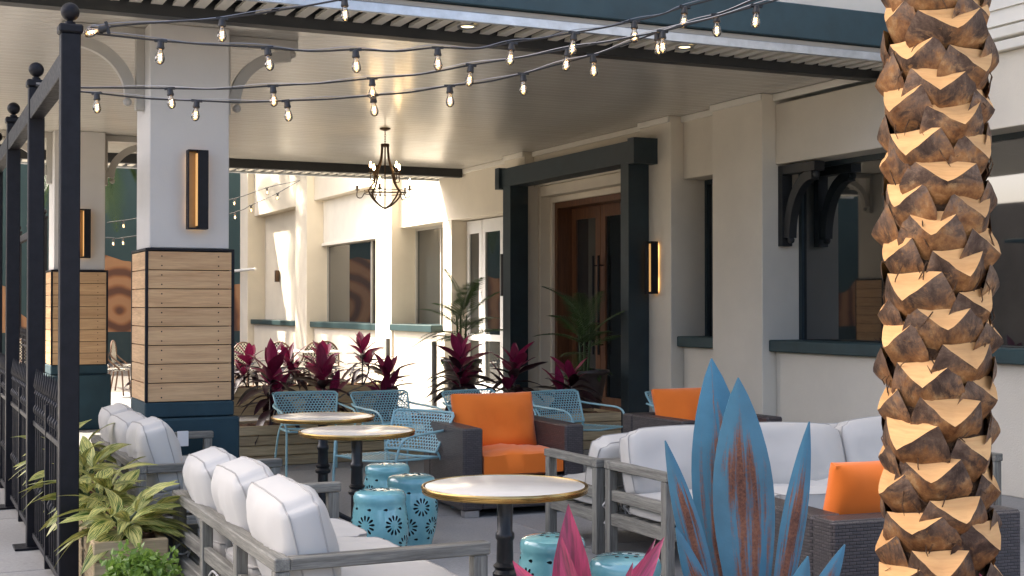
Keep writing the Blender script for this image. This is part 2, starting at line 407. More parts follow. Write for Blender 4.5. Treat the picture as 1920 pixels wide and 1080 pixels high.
door = build('entrance_door', dj, DOORW, bld); door['label'] = 'brown wooden glazed double doors with long pull handles'
for k, (y0, y1) in enumerate(((15.44, 16.255), (14.615, 15.43), (13.61, 14.6))):
    lf = MB(); s = .13
    lf.box(8.38, 8.44, y0, y0 + s, .01, 2.815); lf.box(8.38, 8.44, y1 - s, y1, .01, 2.815); lf.box(8.38, 8.44, y0 + s, y1 - s, 2.66, 2.815); lf.box(8.38, 8.44, y0 + s, y1 - s, .01, .30)
    build('door_leaf', lf, DOORW, door); box('pane', 8.40, 8.415, y0 + s, y1 - s, .30, 2.66, GLASSD, door, 0)
    if k < 2:
        hy = 15.51 if k == 0 else 15.36
        hb = MB().tube([(8.31, hy, .85), (8.31, hy, 2.15)], .017, 10)
        for z in (.98, 2.02): hb.tube([(8.31, hy, z), (8.39, hy, z)], .009, 8)
        build('handle', hb, BLK, door, True)
# cornice under the ceiling
for y0, y1, x in ((17.15, 19.0, BX), (16.48, 17.15, PX), (13.36, 16.48, BX - .02), (12.68, 13.36, PX), (11.85, 12.68, BX), (10.96, 11.85, PX), (9.52, 10.96, BX)):
    bpart('cornice', x - .035, x - .002, y0 + .002, y1 - .002, CH - .07, CH - .002, m=CREAM)
# upper storeys over the canopy, raised to shade the patio, boarded wall at the right
bpart('upper_storey_or_shade_wing', .2, 14, 9.22, 18.9, 3.97, 15.5, m=CREAM); bpart('upper_storey_or_shade_wing', -6.5, .198, 9.22, 18.9, 6.6, 15.5, m=CREAM)  # second box is an unseen overhanging wing added to keep sun off the patio
bpart('upper_storey_or_shade_wing', 8.03, 14, 2, 9.2, 3.5, 11.5, m=CREAM); bpart('rear_block', 8.62, 14, 2, FAR, 0, 3.45, m=CREAM); bpart('upper_storey_or_shade_wing', 8.62, 14, 18.95, FAR, 3.5, 8.5, m=CREAM)
bpart('far_parapet', BX, 8.6, 18.92, FAR, 6.603, 7.2, m=CREAM)
bpart('moulding', 7.87, 8.02, 3.2, 9.2, 3.503, 3.58, m=CREAM); bpart('moulding', 7.91, 8.02, 3.2, 9.2, 3.62, 3.70, m=CREAM)
sb = MB(); sb.add([(0, -3, 0), (0, 3, 0), (.03, 3, 0), (.03, -3, 0), (.018, -3, .128), (.018, 3, .128), (.03, 3, .128), (.03, -3, .128)],
       [(0, 1, 2, 3), (4, 7, 6, 5), (0, 4, 5, 1), (1, 5, 6, 2), (2, 6, 7, 3), (3, 7, 4, 0)])
sbm = sb.mesh('siding', CREAM)
for k in range(16): link('siding_board', sbm, bld, (7.985, 6.2, 3.74 + k * .13))
# pipe, small fittings on the far wall
pp = MB().tube([(7.60, 33.4, 2.35), (7.62, 31.0, 2.35)], .035, 8); build('pipe', pp, WHITEP, bld, True)
lp = MB().box(8.09, 8.18, 30.95, 31.05, 2.05, 2.32); build('wall_fitting', lp, BROWNM, bld)

# ------------------------------------------------------------------ canopy
can = thing('porch_canopy', 'flat porch canopy with boarded cream ceiling, slatted eaves and dark teal fascia', 'canopy', (2, 14, 3.5))
CX0, CX1, CY0, CY1 = .2, 7.90, 9.5, 19.0
bw = (CY1 - CY0) / 64
plm = cbox_mesh(CX1 - CX0, bw - .003, .02, .0025, CEILM)
for k in range(64): link('ceiling_board', plm, can, ((CX0 + CX1) / 2, CY0 + (k + .5) * bw, CH + .01))
box('deck', CX0, CX1, 8.93, 20.0, 3.64, 3.94, BLKM, can, 0)
box('edge_beam', CX0, 7.9, 9.36, 9.498, 3.5, 3.638, BLKM, can, .006); box('edge_beam', CX0, 7.9, 19.003, 19.12, 3.47, 3.638, BLKM, can, .006)
slm = MB(); slm.prism([(-.040, 0), (.040, 0), (.030, .03), (-.030, .03)], 'y', -.225, .225)
slm = slm.mesh('slat', CREAM)
k = 0; x = CX0 + .1
while x < 7.85:
    link('soffit_slat', slm, can, (x, 9.13, 3.575)); 
    link('soffit_slat', slm, can, (x, 19.36, 3.53)); link('soffit_slat', slm, can, (x, 19.80, 3.53)); x += .145
box('drip_edge', CX0, 7.92, 8.86, 8.898, 3.55, 3.62, GALV, can, .004); box('drip_edge', CX0, 7.92, 20.03, 20.07, 3.50, 3.58, GALV, can, .004)
box('fascia_strip', CX0, 7.92, 8.89, 8.925, 3.625, 3.665, GREIGE, can, .003)
box('fascia', CX0, 7.96, 8.84, 8.928, 3.67, 3.95, TEAL, can, .006); box('fascia', CX0, 7.92, 20.01, 20.09, 3.64, 3.95, TEAL, can, .006)
DLE = emis('downlight_glow', (1, .78, .42), 1.1)
for u, v, d in ((815, 57, 10.0), (1293, 97, 10.9), (215, -2, 9.2)):
    p = P(u, v, d); p.y = 9.12; p.z = 3.56
    if u in (815, 1293): p.x = {815: 3.83, 1293: 5.72}[u]
    dl = build('downlight', MB().lathe([(.045, .012), (.075, .0), (.075, .014), (.045, .02)], 24, p, 0, True), STEEL, can, True)
    build('lens', MB().lathe([(.046, .010), (.046, .014)], 20, p), DLE, dl)

# ------------------------------------------------------------------ pillars
def bracket_mb(sx, cx, cy, z1, L=.60, H=.62, t=.09, ax='y'):
    """curved bracket from (cx) outwards along sx, top at z1"""
    m = MB(); d0, d1 = cy - t / 2, cy + t / 2
    X = lambda a: cx + sx * a
    m.prism([(X(0), z1 - H), (X(.06), z1 - H), (X(.06), z1), (X(0), z1)], ax, d0, d1)
    m.prism([(X(.062), z1 - .07), (X(L), z1 - .07), (X(L), z1), (X(.062), z1)], ax, d0, d1)
    pts = []
    for k in range(13):
        a = k / 12 * math.pi / 2
        pts.append((X(.10 + (L - .16) * (1 - math.cos(a))), z1 - H + .10 + (H - .22) * math.sin(a)))
    m.arcband(pts, ax, d0 + .012, d1 - .012, .085)
    def p3(a, z): return (a, cy, z) if ax == 'y' else (cy, a, z)
    for a, z in ((X(.12), z1 - H + .06), (X(L - .04), z1 - .10)):
        m.lathe([(.004, -.035), (.026, -.022), (.034, 0), (.026, .022), (.004, .035)], 12, p3(a, z))
    return m
SCG = M('gold_lining', (.45, .25, .07), .4, .1, 8)
HALO = emis('halo_led', (1, .62, .26), .8)
LEDW = emis('warm_led', (1, .55, .2), .14)
def sconce(label, loc, rz):
    t = proto('wall_sconce', label, 'wall lamp', 'slim black wall sconces')
    # faces -Y, wall at y=0
    box('back_plate', -.075, .075, -.034, -.026, -.295, .295, BLK, t, .002); box('glow_strip', -.05, .05, -.025, -.018, -.27, .27, HALO, t, .0005); box('wall_mount', -.03, .03, -.0175, -.001, -.1, .1, BLK, t, .001)
    box('shade', .0, .075, -.12, -.035, -.295, .295, BLK, t, .003)
    box('shade', -.075, -.068, -.12, -.035, -.295, .295, BLK, t, .001)
    box('cap', -.067, -.001, -.12, -.035, .285, .295, BLK, t, .001); box('cap', -.067, -.001, -.12, -.035, -.295, -.285, BLK, t, .001)
    box('reflector', -.067, -.001, -.05, -.035, -.284, .284, SCG, t, .001)
    box('led_strip', -.010, -.003, -.105, -.055, -.27, .27, LEDW, t, .0005)
    put(t, loc, rz)
    if rz: t.scale.x = -1
    return t
def pillar(label, cx, y0, bright=True):
    hw = .33; t = thing('porch_pillar', label, 'pillar', (cx, y0 + hw, 0), 'square porch pillars')
    cy = y0 + hw
    s = .295
    box('shaft', cx - s, cx + s, cy - s, cy + s, 1.925, CH - .002, PLG, t, .006)
    box('capping', cx - hw, cx + hw, cy - hw, cy + hw, 1.905, 1.922, BLK, t, .002)
    box('core', cx - s, cx + s, cy - s, cy + s, .70, 1.90, BLK, t, 0)
    pit = (1.903 - .785) / 8
    for k in range(8):
        z0 = .785 + k * pit; z1 = z0 + pit - .006
        for side in (0, 1, 2, 3):
            if side == 0: o = box('board', cx - hw + .022, cx + hw - .022, cy - hw + .004, cy - s - .002, z0, z1, CLAD, t, .002)
            elif side == 1: o = box('board', cx - hw + .004, cx - s - .002, cy - hw + .022, cy + hw - .022, z0, z1, CLADY, t, .002)
            elif side == 2: o = box('board', cx + s + .002, cx + hw - .004, cy - hw + .022, cy + hw - .022, z0, z1, CLADY, t, .002)
            else: o = box('board', cx - hw + .022, cx + hw - .022, cy + s + .002, cy + hw - .004, z0, z1, CLAD, t, .002)
            if side == 0:
                for sx in (-.21, .21):
                    for dz in (.03, pit - .04):
                        link('screw', SCREW, o, (cx + sx, cy - hw + .0045, z0 + dz), (rad(90), 0, 0))
    for sx in (-1, 1):
        for sy in (-1, 1):
            box('corner_trim', cx + sx * (hw - .0225) if sx > 0 else cx - hw, cx + hw if sx > 0 else cx - hw + .0215, cy + hw - .0215 if sy > 0 else cy - hw, cy + hw if sy > 0 else cy - hw + .0215, .78, 1.903, BLK, t, .002)
    box('base', cx - hw - .0, cx + hw + .0, cy - hw - .0, cy + hw + .0, .665, .778, TEALS, t, .01)
    box('base', cx - hw - .035, cx + hw + .035, cy - hw - .035, cy + hw + .035, 0, .66, TEALS, t, .014)
    for sx in (-1, 1):
        build('bracket', bracket_mb(sx, cx + sx * (s + .001), cy - .02, CH - .004), GREIGE, t)
    build('bracket', bracket_mb(1, cy + s + .001, cx, CH - .004, ax='x'), GREIGE, t)
    return t
SCREW = MB().lathe([(.0055, 0), (.0055, .001)], 8).mesh('screw', BLK)
pillar('nearest square porch pillar, pale plaster over tan boards on a teal base', 1.98, 10.05)
pillar('farther square porch pillar behind the black fence posts', 1.98, 16.75)
sconce('slim black sconce on the front of the nearest porch pillar', (2.02, 10.05 + .035, 2.36), 0)
sconce('slim black sconce on the farther pillar, half hidden by fence post', (2.02, 16.75 + .035, 2.36), 0)
sconce('slim black sconce on the wall right of the entrance portal', (PX, 13.0 - .02, 1.92), -rad(90))
sconce('slim black sconce on the wall left of the entrance portal', (PX, 16.95, 1.92), -rad(90))

# bracket on the pilaster beside the right window (its twin in the photo is a reflection)
t = MB(); bx = 8.02; y1 = 10.957; z1 = 2.885
t.prism([(y1, z1 - .8), (y1 - .07, z1 - .8), (y1 - .07, z1), (y1, z1)], 'x', bx - .06, bx + .06)
t.prism([(y1 - .071, z1 - .09), (y1 - .58, z1 - .09), (y1 - .58, z1), (y1 - .071, z1)], 'x', bx - .06, bx + .06)
t.arcband([(y1 - .11 - .40 * (1 - math.cos(a)), z1 - .72 + .60 * math.sin(a)) for a in [k / 14 * math.pi / 2 for k in range(15)]], 'x', bx - .045, bx + .045, .10)
t.lathe([(.004, -.04), (.03, -.025), (.036, 0), (.03, .025), (.004, .04)], 12, (bx, y1 - .13, z1 - .74))
t.lathe([(.004, -.04), (.03, -.025), (.036, 0), (.03, .025), (.004, .04)], 12, (bx, y1 - .53, z1 - .12))
tag(build('wall_bracket', t, BLKM), 'dark curved timber bracket under the lintel of the large right window', 'bracket')

# ------------------------------------------------------------------ far courtyard wall with mural
def mural():
    m, n, b = newmat('mural_paint'); tc = N(n, 'ShaderNodeTexCoord')
    mp = N(n, 'ShaderNodeMapping'); n.links.new(tc.outputs['Object'], mp.inputs[0]); v = mp.outputs[0]
    sp = N(n, 'ShaderNodeSeparateXYZ'); n.links.new(v, sp.inputs[0])
    hgt = noise_n(n, v, .32, 3, .5)
    top = math_n(n, 'MULTIPLY_ADD', hgt, 5.0, -5.5)          # object origin at wall centre height 5.3
    mask = math_n(n, 'GREATER_THAN', math_n(n, 'SUBTRACT', top, sp.outputs[2]), .0)
    wv = N(n, 'ShaderNodeTexWave', wave_type='RINGS', rings_direction='SPHERICAL'); wv.inputs['Scale'].default_value = .6; wv.inputs['Distortion'].default_value = 6; wv.inputs['Detail'].default_value = 3; wv.inputs['Detail Scale'].default_value = .8
    mp2 = N(n, 'ShaderNodeMapping'); mp2.inputs['Location'].default_value = (-7.8, 2.0, 3.98); n.links.new(tc.outputs['Object'], mp2.inputs[0]); n.links.new(mp2.outputs[0], wv.inputs[0])
    org_ = ramp(n, wv.outputs['Fac'], [(.1, (.13, .055, .03)), (.45, (.30, .125, .05)), (.8, (.40, .20, .09))])
    te = ramp(n, noise_n(n, v, .5, 5), [(.3, (.028, .055, .055)), (.7, (.045, .082, .078))])
    lo = math_n(n, 'LESS_THAN', sp.outputs[2], -4.5)
    cc = mixc(n, mask, te, org_); cc = mixc(n, lo, cc, (.03, .05, .05))
    n.links.new(cc, b.inputs['Base Color']); b.inputs['Roughness'].default_value = .8
    bump(n, b, noise_n(n, v, 30, 5), .2, .01); return m
mw = box('mural_building', -14, 8.9, 36, 40, 0, 10.6, mural(), None, .02)
tag(mw, 'dark teal building at the far end painted with an orange swirling mural', 'building')

# ------------------------------------------------------------------ fences
PICK = MB(); PICK.tube([(0, 0, .06), (0, 0, .96)], .0075, 6)
PICKM = PICK.mesh('picket', BLK)
FIN = MB().lathe([(.006, 0), (.015, .01), (.008, .03), (.02, .055), (.012, .10), (.002, .16)], 8).mesh('finial', BLK, True)
KNU = MB().lathe([(.008, -.03), (.02, -.012), (.02, .012), (.008, .03)], 8).mesh('knuckle', BLK, True)
BALL = MB().lathe([(.01, 0), (.026, .006), (.026, .016), (.014, .022), (.018, .028)] + [(.046 * math.sin(a), .068 - .046 * math.cos(a)) for a in [k / 10 * 2.8 + .34 for k in range(10)]], 20).mesh('ball_cap', BLK, True)
def fence(label, x, ys, h=2.85, n=14, panel=True):
    t = thing('metal_fence', label, 'fence', (x, (ys[0] + ys[-1]) / 2, 0))
    for y in ys:
        p = box('post', x - .047, x + .047, y - .047, y + .047, 0, h, BLK, t, .005)
        box('collar', x - .058, x + .058, y - .058, y + .058, h + .001, h + .045, BLK, p, .008)
        link('ball', BALL, p, (x, y, h + .045))
        box('base_plate', x - .12, x + .12, y - .1, y + .1, .002, .014, BLK, p, .002)
    for a, b in zip(ys, ys[1:]):
        box('top_beam', x - .04, x + .04, a + .048, b - .048, h - .20, h - .08, BLK, t, .004)
        if not panel: continue
        for z in (.76, .07): box('rail', x - .016, x + .016, a + .048, b - .048, z, z + .03, BLK, t, .003)
        for k in range(n):
            y = a + (b - a) * (k + 1) / (n + 1)
            if k == n // 2: box('stile', x - .02, x + .02, y - .02, y + .02, .02, .94, BLK, t, .003)
            pk = link('picket', PICKM, t, (x, y, 0)); link('finial', FIN, pk, (x, y, .95)); link('knuckle', KNU, pk, (x, y, .39)); link('knuckle', KNU, pk, (x, y, .86))
    return t
fence('tall black metal fence with ball-topped posts at the left edge', .77, [6.95, 8.75, 10.55, 12.4])
fence('far black ball-topped fence seen between the near fence posts', 2.06, [22.0, 24.4, 26.8], n=10)

# ------------------------------------------------------------------ across the street: only its reflection shows in the panes
sbm_ = M('street_facade', (.26, .22, .18), .8, .3, .6, .2, 20)
stb = thing('street_building', 'brown building across the street, mirrored in the dark window panes', 'building', (-16, 20, 0))
box('wall', -20, -14, -20, 60, 0, 4.6, sbm_, stb, .02)
for k in range(14): box('window', -14.0, -13.95, -17 + k * 5.4, -14.2 + k * 5.4, 1, 3.0, GLASSD, stb, .0); box('awning', -13.99, -12.8, -17.3 + k * 5.4, -13.9 + k * 5.4, 3.3, 3.4, TEAL, stb, .01)

# ------------------------------------------------------------------ cushions
def cushion_meshes(w_, h_, t_, mat, pmat, seed=0, bulge=.5, n=18, rd=1.0):
    """box cushion lying in the XZ plane, thickness along Y, centred; returns body mesh, piping mesh"""
    rnd = random.Random(seed); off = Vector((rnd.uniform(0, 50), rnd.uniform(0, 50), 0))
    m = MB(); e = t_ * (1 - bulge)
    def shape(a, b, side):
        # a,b in -1..1
        pin = 1 - .05 * rd * abs(b) ** 2.5 * abs(a); pin2 = 1 - .07 * rd * abs(a) ** 2.5 * abs(b)
        c = .10 * max(.12, rd) * min(1, max(0, (abs(a) - .82) / .18) * max(0, (abs(b) - .82) / .18))
        x = a * w_ / 2 * pin * (1 - c); z = b * h_ / 2 * pin2 * (1 - c)
        k = ((1 - abs(a) ** 3.2) * (1 - abs(b) ** 3.2)) ** .6
        nz = noise.noise(Vector((x * 5, z * 5, side)) + off) * .018 + (abs(noise.noise(Vector((x * 9 + z * 4, z * 5, side)) + off)) - .25) * -.016 + noise.noise(Vector((x * 22, z * 7, side)) + off) * .006
        y = side * (e / 2 + (t_ - e) / 2 * k + nz * (.4 + k))
        return (x, y, z)
    for side in (-1, 1):
        vs = []; fs = []
        for i in range(n + 1):
            for j in range(n + 1):
                a = math.sin((i / n - .5) * math.pi) * .35 + (i / n * 2 - 1) * .65; b = math.sin((j / n - .5) * math.pi) * .35 + (j / n * 2 - 1) * .65
                vs.append(shape(a, b, side))
        for i in range(n):
            for j in range(n):
                q = (i * (n + 1) + j, (i + 1) * (n + 1) + j, (i + 1) * (n + 1) + j + 1, i * (n + 1) + j + 1)
                fs.append(q if side < 0 else q[::-1])
        m.add(vs, fs)
    N1 = (n + 1) ** 2
    per = [i * (n + 1) for i in range(n + 1)] + [n * (n + 1) + j for j in range(1, n + 1)] + [i * (n + 1) + n for i in range(n - 1, -1, -1)] + [j for j in range(n - 1, 0, -1)]
    for a, b in zip(per, per[1:] + per[:1]): m.f.append([a, b, b + N1, a + N1]); m.m.append(0)
    p = MB()
    for o in (0, N1): p.tube([m.v[i + o] for i in per], 0.0036, 6, True)
    return m.mesh('cushion', mat, 60), p.mesh('piping', pmat, True)
def cushion(name, w_, h_, t_, parent, at, rot, mat=CUSH, pmat=PIPE, seed=0, bulge=.5, rd=1.0):
    b, p = cushion_meshes(w_, h_, t_, mat, pmat, seed, bulge, rd=rd)
    o = link(name, b, parent, at, rot)
    if mat is not ORNG: link('piping', p, o, (0, 0, 0), space='l')
    return o

# ------------------------------------------------------------------ grey teak sofas (face -Y, back at +Y, centred in X)
def tie_mesh(seed):
    r = random.Random(seed); m = MB()
    for s in (-1, 1):
        m.tube(crom([(0, 0, 0), (s * .05, -.02, .025), (s * .09, -.03, -.01), (s * .05, -.035, -.03), (.005, -.02, -.005)], 5), .005, 5)
        m.tube(crom([(0, 0, 0), (s * .03, -.03, -.05), (s * (.05 + r.random() * .05), -.04, -.12)], 5), .006, 5)
    return m.mesh('tie', CUSH, True)
def sofa(label, L, D, seed, group='grey teak sofas with white cushions', H=.57, cz=.575, chh=.46):
    t = proto('outdoor_sofa', label, 'sofa', group); h = L / 2; p = .058
    f, bk = -D / 2, D / 2
    for sx in (-1, 1):
        x0, x1 = (h - p, h) if sx > 0 else (-h, -h + p)
        box('front_post', x0, x1, f, f + p, 0, H - .05, GW['z'], t, .004); box('back_post', x0, x1, bk - p, bk, 0, H - .05, GW['z'], t, .004)
        box('arm_rail', x0 - .004, x1 + .004, f - .01, bk - .001 - p, H - .048, H, GW['y'], t, .005)
        box('side_rail', x0 + .012, x1 - .012, f + p, bk - p, .335, .40, GW['y'], t, .004)
        box('side_rail', x0 + .008, x1 - .008, f + p, bk - p, .19, .26, GW['y'], t, .004)
    box('back_rail', -h - .004, h + .004, bk - p, bk + .004, H - .048, H + .002, GW['x'], t, .005)
    box('back_rail', -h + p, h - p, bk - p + .012, bk - .012, .335, .40, GW['x'], t, .004)
    box('seat_rail', -h + p, h - p, f + .008, f + p - .008, .19, .26, GW['x'], t, .004); box('seat_rail', -h + p, h - p, bk - p + .008, bk - .008, .19, .26, GW['x'], t, .004)
    for k in (1, 2):
        x = -h + L * k / 3
        box('stile', x - .029, x + .029, bk - p + .004, bk - .004, .262, H - .05, GW['z'], t, .004)
    for k in range(5):
        y = f + p + .03 + k * (D - 2 * p - .09) / 4
        box('slat', -h + p, h - p, y, y + .05, .235, .255, GW['x'], t, .003)
    cw = (L - 2 * p - .02) / 3; bw_ = (L - .10) / 3
    for k in range(3):
        x = -h + p + .01 + cw * (k + .5)
        c = cushion('seat_cushion', cw - .006, D - .10, .15, t, (x, -.03, .335), (rad(90), 0, 0), seed=seed * 10 + k, bulge=.22)
        xb = -h + .05 + bw_ * (k + .5); r = random.Random(seed * 7 + k)
        cushion('back_cushion', bw_ - .01, chh, .25, t, (xb, bk - .16 + r.uniform(-.012, .012), cz + r.uniform(-.012, .012)), (rad(-15 + r.uniform(-3, 3)), rad(r.uniform(-2.5, 2.5)), rad(r.uniform(-3, 3))), seed=seed * 10 + k + 5, bulge=.55)
        if k < 2: link('tie', tie_mesh(seed + k), t, (-h + p + .01 + cw * (k * 2 - .5 * k + .02), bk - .02, .31), (0, 0, rad(180)))
    for sx in (-1, 1): link('tie', tie_mesh(seed + 5 + sx), t, (sx * (h - p - .03), bk - p - .02, .30), (0, 0, rad(90 * sx + 180)))
    return t
put(sofa('nearest grey teak sofa seen from behind, three white back cushions, bottom left', 2.0, .85, 1), (1.68, 5.80, 0), rad(90))
s2 = sofa('grey teak sofa behind the striped plants, beside the teal pillar base', 2.0, .85, 2)
box('hang_tag', .93, .945, -.25, -.17, .47, .58, WHITEP, s2, .002)
put(s2, (1.68, 8.92, 0), rad(90))
put(sofa('grey teak sofa facing the camera behind the blue metal agave', 2.45, .70, 3, cz=.55, chh=.43), (5.07, 6.68, 0), 0)
put(sofa('grey teak sofa turned away, back to back with the right sofa', 2.45, .70, 4, cz=.505, chh=.40), (5.04, 7.43, 0), rad(180))

# ------------------------------------------------------------------ wicker armchairs (face -Y)
def armchair(label, seed):
    t = proto('wicker_armchair', label, 'armchair', 'dark wicker armchairs with orange cushions'); W, D, H, a = .94, .86, .63, .15
    for sx in (-1, 1):
        x0, x1 = (W / 2 - a, W / 2) if sx > 0 else (-W / 2, -W / 2 + a)
        box('arm', x0, x1, -D / 2, D / 2 - a, .05, H, WICK, t, .012)
        for y in (-D / 2 + .02, D / 2 - .10): box('foot', x0 + .02, x1 - .02, y, y + .08, 0, .049, STEEL, t, .003)
    box('back', -W / 2, W / 2, D / 2 - a + .001, D / 2, .05, H, WICK, t, .012)
    box('seat_base', -W / 2 + a + .001, W / 2 - a - .001, -D / 2 + .01, D / 2 - a, .055, .27, WICK, t, .008)
    cushion('seat_cushion', W - 2 * a - .01, D - a - .0, .19, t, (0, -.075, .365), (rad(90), 0, 0), ORNG, ORNG, seed, .30, .15)
    cushion('back_cushion', W - 2 * a + .01, .43, .20, t, (0, D / 2 - a - .13, .62), (rad(-16), 0, rad(2)), ORNG, ORNG, seed + 1, .80, -.35)
    return t
put(armchair('dark wicker armchair with orange cushions between mesh chairs and round table', 11), (4.09, 9.07, 0), rad(-2))
put(armchair('dark wicker armchair with orange cushion behind the right sofa, by the wall', 12), (5.78, 8.98, 0), rad(2))
put(armchair('dark wicker armchair seen from behind, beside the palm trunk', 13), (3.92, 4.73, 0), rad(175))

# ------------------------------------------------------------------ mesh chairs (face -Y)
def hexsheet(fn, s0, s1, t0, t1, c, keep=None, hole=.66):
    m = MB(); vid = {}
    dx = c * math.sqrt(3); dy = c * 1.5
    def V(p):
        k = (round(p[0], 4), round(p[1], 4))
        if k not in vid: vid[k] = len(m.v); m.v.append(tuple(fn(*p))); m.uv.append((0, 0))
        return vid[k]
    row = 0; t = t0
    while t <= t1:
        s = s0 + (dx / 2 if row % 2 else 0)
        while s <= s1:
            if keep is None or keep(s, t):
                o = [(s + c * math.sin(a), t + c * math.cos(a)) for a in [k * math.pi / 3 for k in range(6)]]
                ii = [(s + c * hole * math.sin(a), t + c * hole * math.cos(a)) for a in [k * math.pi / 3 for k in range(6)]]
                vo = [V(q) for q in o]; b = len(m.v); m.v += [tuple(fn(*q)) for q in ii]; m.uv += [(0, 0)] * 6
                for k in range(6): m.f.append([vo[k], vo[(k + 1) % 6], b + (k + 1) % 6, b + k]); m.m.append(0)
            s += dx
        t += dy; row += 1
    return m
def mesh_chair():
    t = proto('mesh_chair', 'teal mesh chair', 'chair', 'teal perforated metal chairs')
    def back(s, q):                                   # s across, q up 0..1
        y = .20 + .17 * q - .05 * (1 - (s / .3) ** 2) * -1 * .0 + .045 * (1 - (s / .3) ** 2); z = .42 + .28 * q
        return Vector((s, y, z))
    hwb = lambda q: .245 + .055 * q
    hs = hexsheet(lambda s, q: back(s, q / .33), -.31, .31, .0, .335, .0165, lambda s, q: abs(s) < hwb(q / .33) and .005 < q < .325)
    bkm = build('backrest', hs, CHAIRT, t)
    def seat(s, q): return Vector((s, q, .395 + .012 * (q / .25) * -1 + .02 * (s / .25) ** 2 - .012))
    ss = hexsheet(seat, -.26, .26, -.26, .22, .0165, lambda s, q: abs(s) < .25)
    st = build('seat', ss, CHAIRT, t)
    rim = [back(-hwb(q), q) for q in (0, .25, .5, .75, .93)] + [back(-hwb(1) + .03, 1)] + [back(x, 1) for x in (-.2, -.1, 0, .1, .2)] + [back(hwb(1) - .03, 1)] + [back(hwb(q), q) for q in (.93, .75, .5, .25, 0)] + [back(x, 0) for x in (.15, 0, -.15)]
    build('back_frame', MB().tube(rim, .0095, 8, True), CHAIRT, t, True)
    srim = [(-.26, -.26, .40), (-.26, 0, .39), (-.255, .22, .385), (0, .245, .375), (.255, .22, .385), (.26, 0, .39), (.26, -.26, .40), (0, -.275, .385)]
    build('seat_frame', MB().tube(srim, .0095, 8, True), CHAIRT, t, True)
    for sx in (-1, 1):
        arm = crom([(sx * .285, .36, .60), (sx * .315, .25, .585), (sx * .325, .02, .575), (sx * .325, -.16, .565), (sx * .318, -.245, .52), (sx * .30, -.28, .40)], 6)
        build('arm', MB().tube(arm, .0095, 8), CHAIRT, t, True)
        build('leg', MB().tube([(sx * .30, -.28, .40), (sx * .305, -.30, 0)], .0095, 8), CHAIRT, t, True)
        build('leg', MB().tube(crom([(sx * .25, .23, .42), (sx * .27, .28, .30), (sx * .29, .36, 0)], 5), .0095, 8), CHAIRT, t, True)
        build('bracket', MB().tube([(sx * .26, -.26, .40), (sx * .30, -.28, .40)], .008, 6), CHAIRT, t, True)
    return t
ch0 = mesh_chair()
chairs = [((3.37, 11.55), -4, 'teal mesh chair nearest the pillar, behind the two round tables'),
          ((4.10, 11.35), 10, 'teal mesh chair left of the wicker armchair, by the planter'),
          ((3.28, 9.25), -62, 'teal mesh chair squeezed between round tables and wicker armchair'),
          ((4.92, 11.15), 12, 'teal mesh chair mostly hidden behind the orange back cushion'),
          ((5.62, 10.75), 14, 'teal mesh chair in the gap between the two wicker armchairs'),
          ((6.62, 10.35), 24, 'teal mesh chair hidden behind the right wicker armchair')]
for i, ((x, y), a, lb) in enumerate(chairs):
    put(ch0 if i == 0 else copy_tree(ch0), (x, y, 0), rad(a), lb)

# ------------------------------------------------------------------ bistro tables
def table():
    t = proto('bistro_table', 'table', 'table', 'round marble bistro tables')
    R_ = .345
    build('table_top', MB().lathe([(R_ - .012, .728), (R_ - .012, .7485), (R_ - .016, .75), (.002, .75)], 64), MARB, t, 30)
    build('brass_rim', MB().lathe([(R_ - .011, .722), (R_ - .001, .722), (R_ + .001, .725), (R_ + .001, .732), (R_ - .002, .734), (R_ - .002, .737), (R_ + .004, .740), (R_ + .004, .747), (R_ + .001, .751), (R_ - .004, .7513)], 64, close=True), BRASS, t, 40)
    build('pole', MB().lathe([(.05, .06), (.042, .10), (.034, .13), (.034, .36), (.05, .37), (.052, .385), (.04, .40), (.05, .415), (.036, .43), (.034, .52), (.040, .53), (.040, .55), (.032, .56), (.034, .69), (.06, .70), (.07, .7215)], 20), IRON, t, 40)
    for k in range(4):
        a = k * math.pi / 2 + .4; dv = Vector((math.cos(a), math.sin(a), 0))
        pts = crom([dv * .03 + Vector((0, 0, .16)), dv * .09 + Vector((0, 0, .10)), dv * .18 + Vector((0, 0, .055)), dv * .27 + Vector((0, 0, .02))], 5)
        build('base_foot', MB().tube(pts, [.022 - .008 * i / (len(pts) - 1) for i in range(len(pts))], 8), IRON, t, True)
    return t
tb = table()
put(tb, (2.30, 5.07, 0), 0, 'round marble bistro table nearest the camera, before the wicker armchair')
put(copy_tree(tb), (2.50, 7.66, 0), .3, 'round marble bistro table beside the cluster of ceramic stools')
put(copy_tree(tb), (2.61, 8.73, 0), .7, 'round marble bistro table farthest back, nearest the porch pillar')

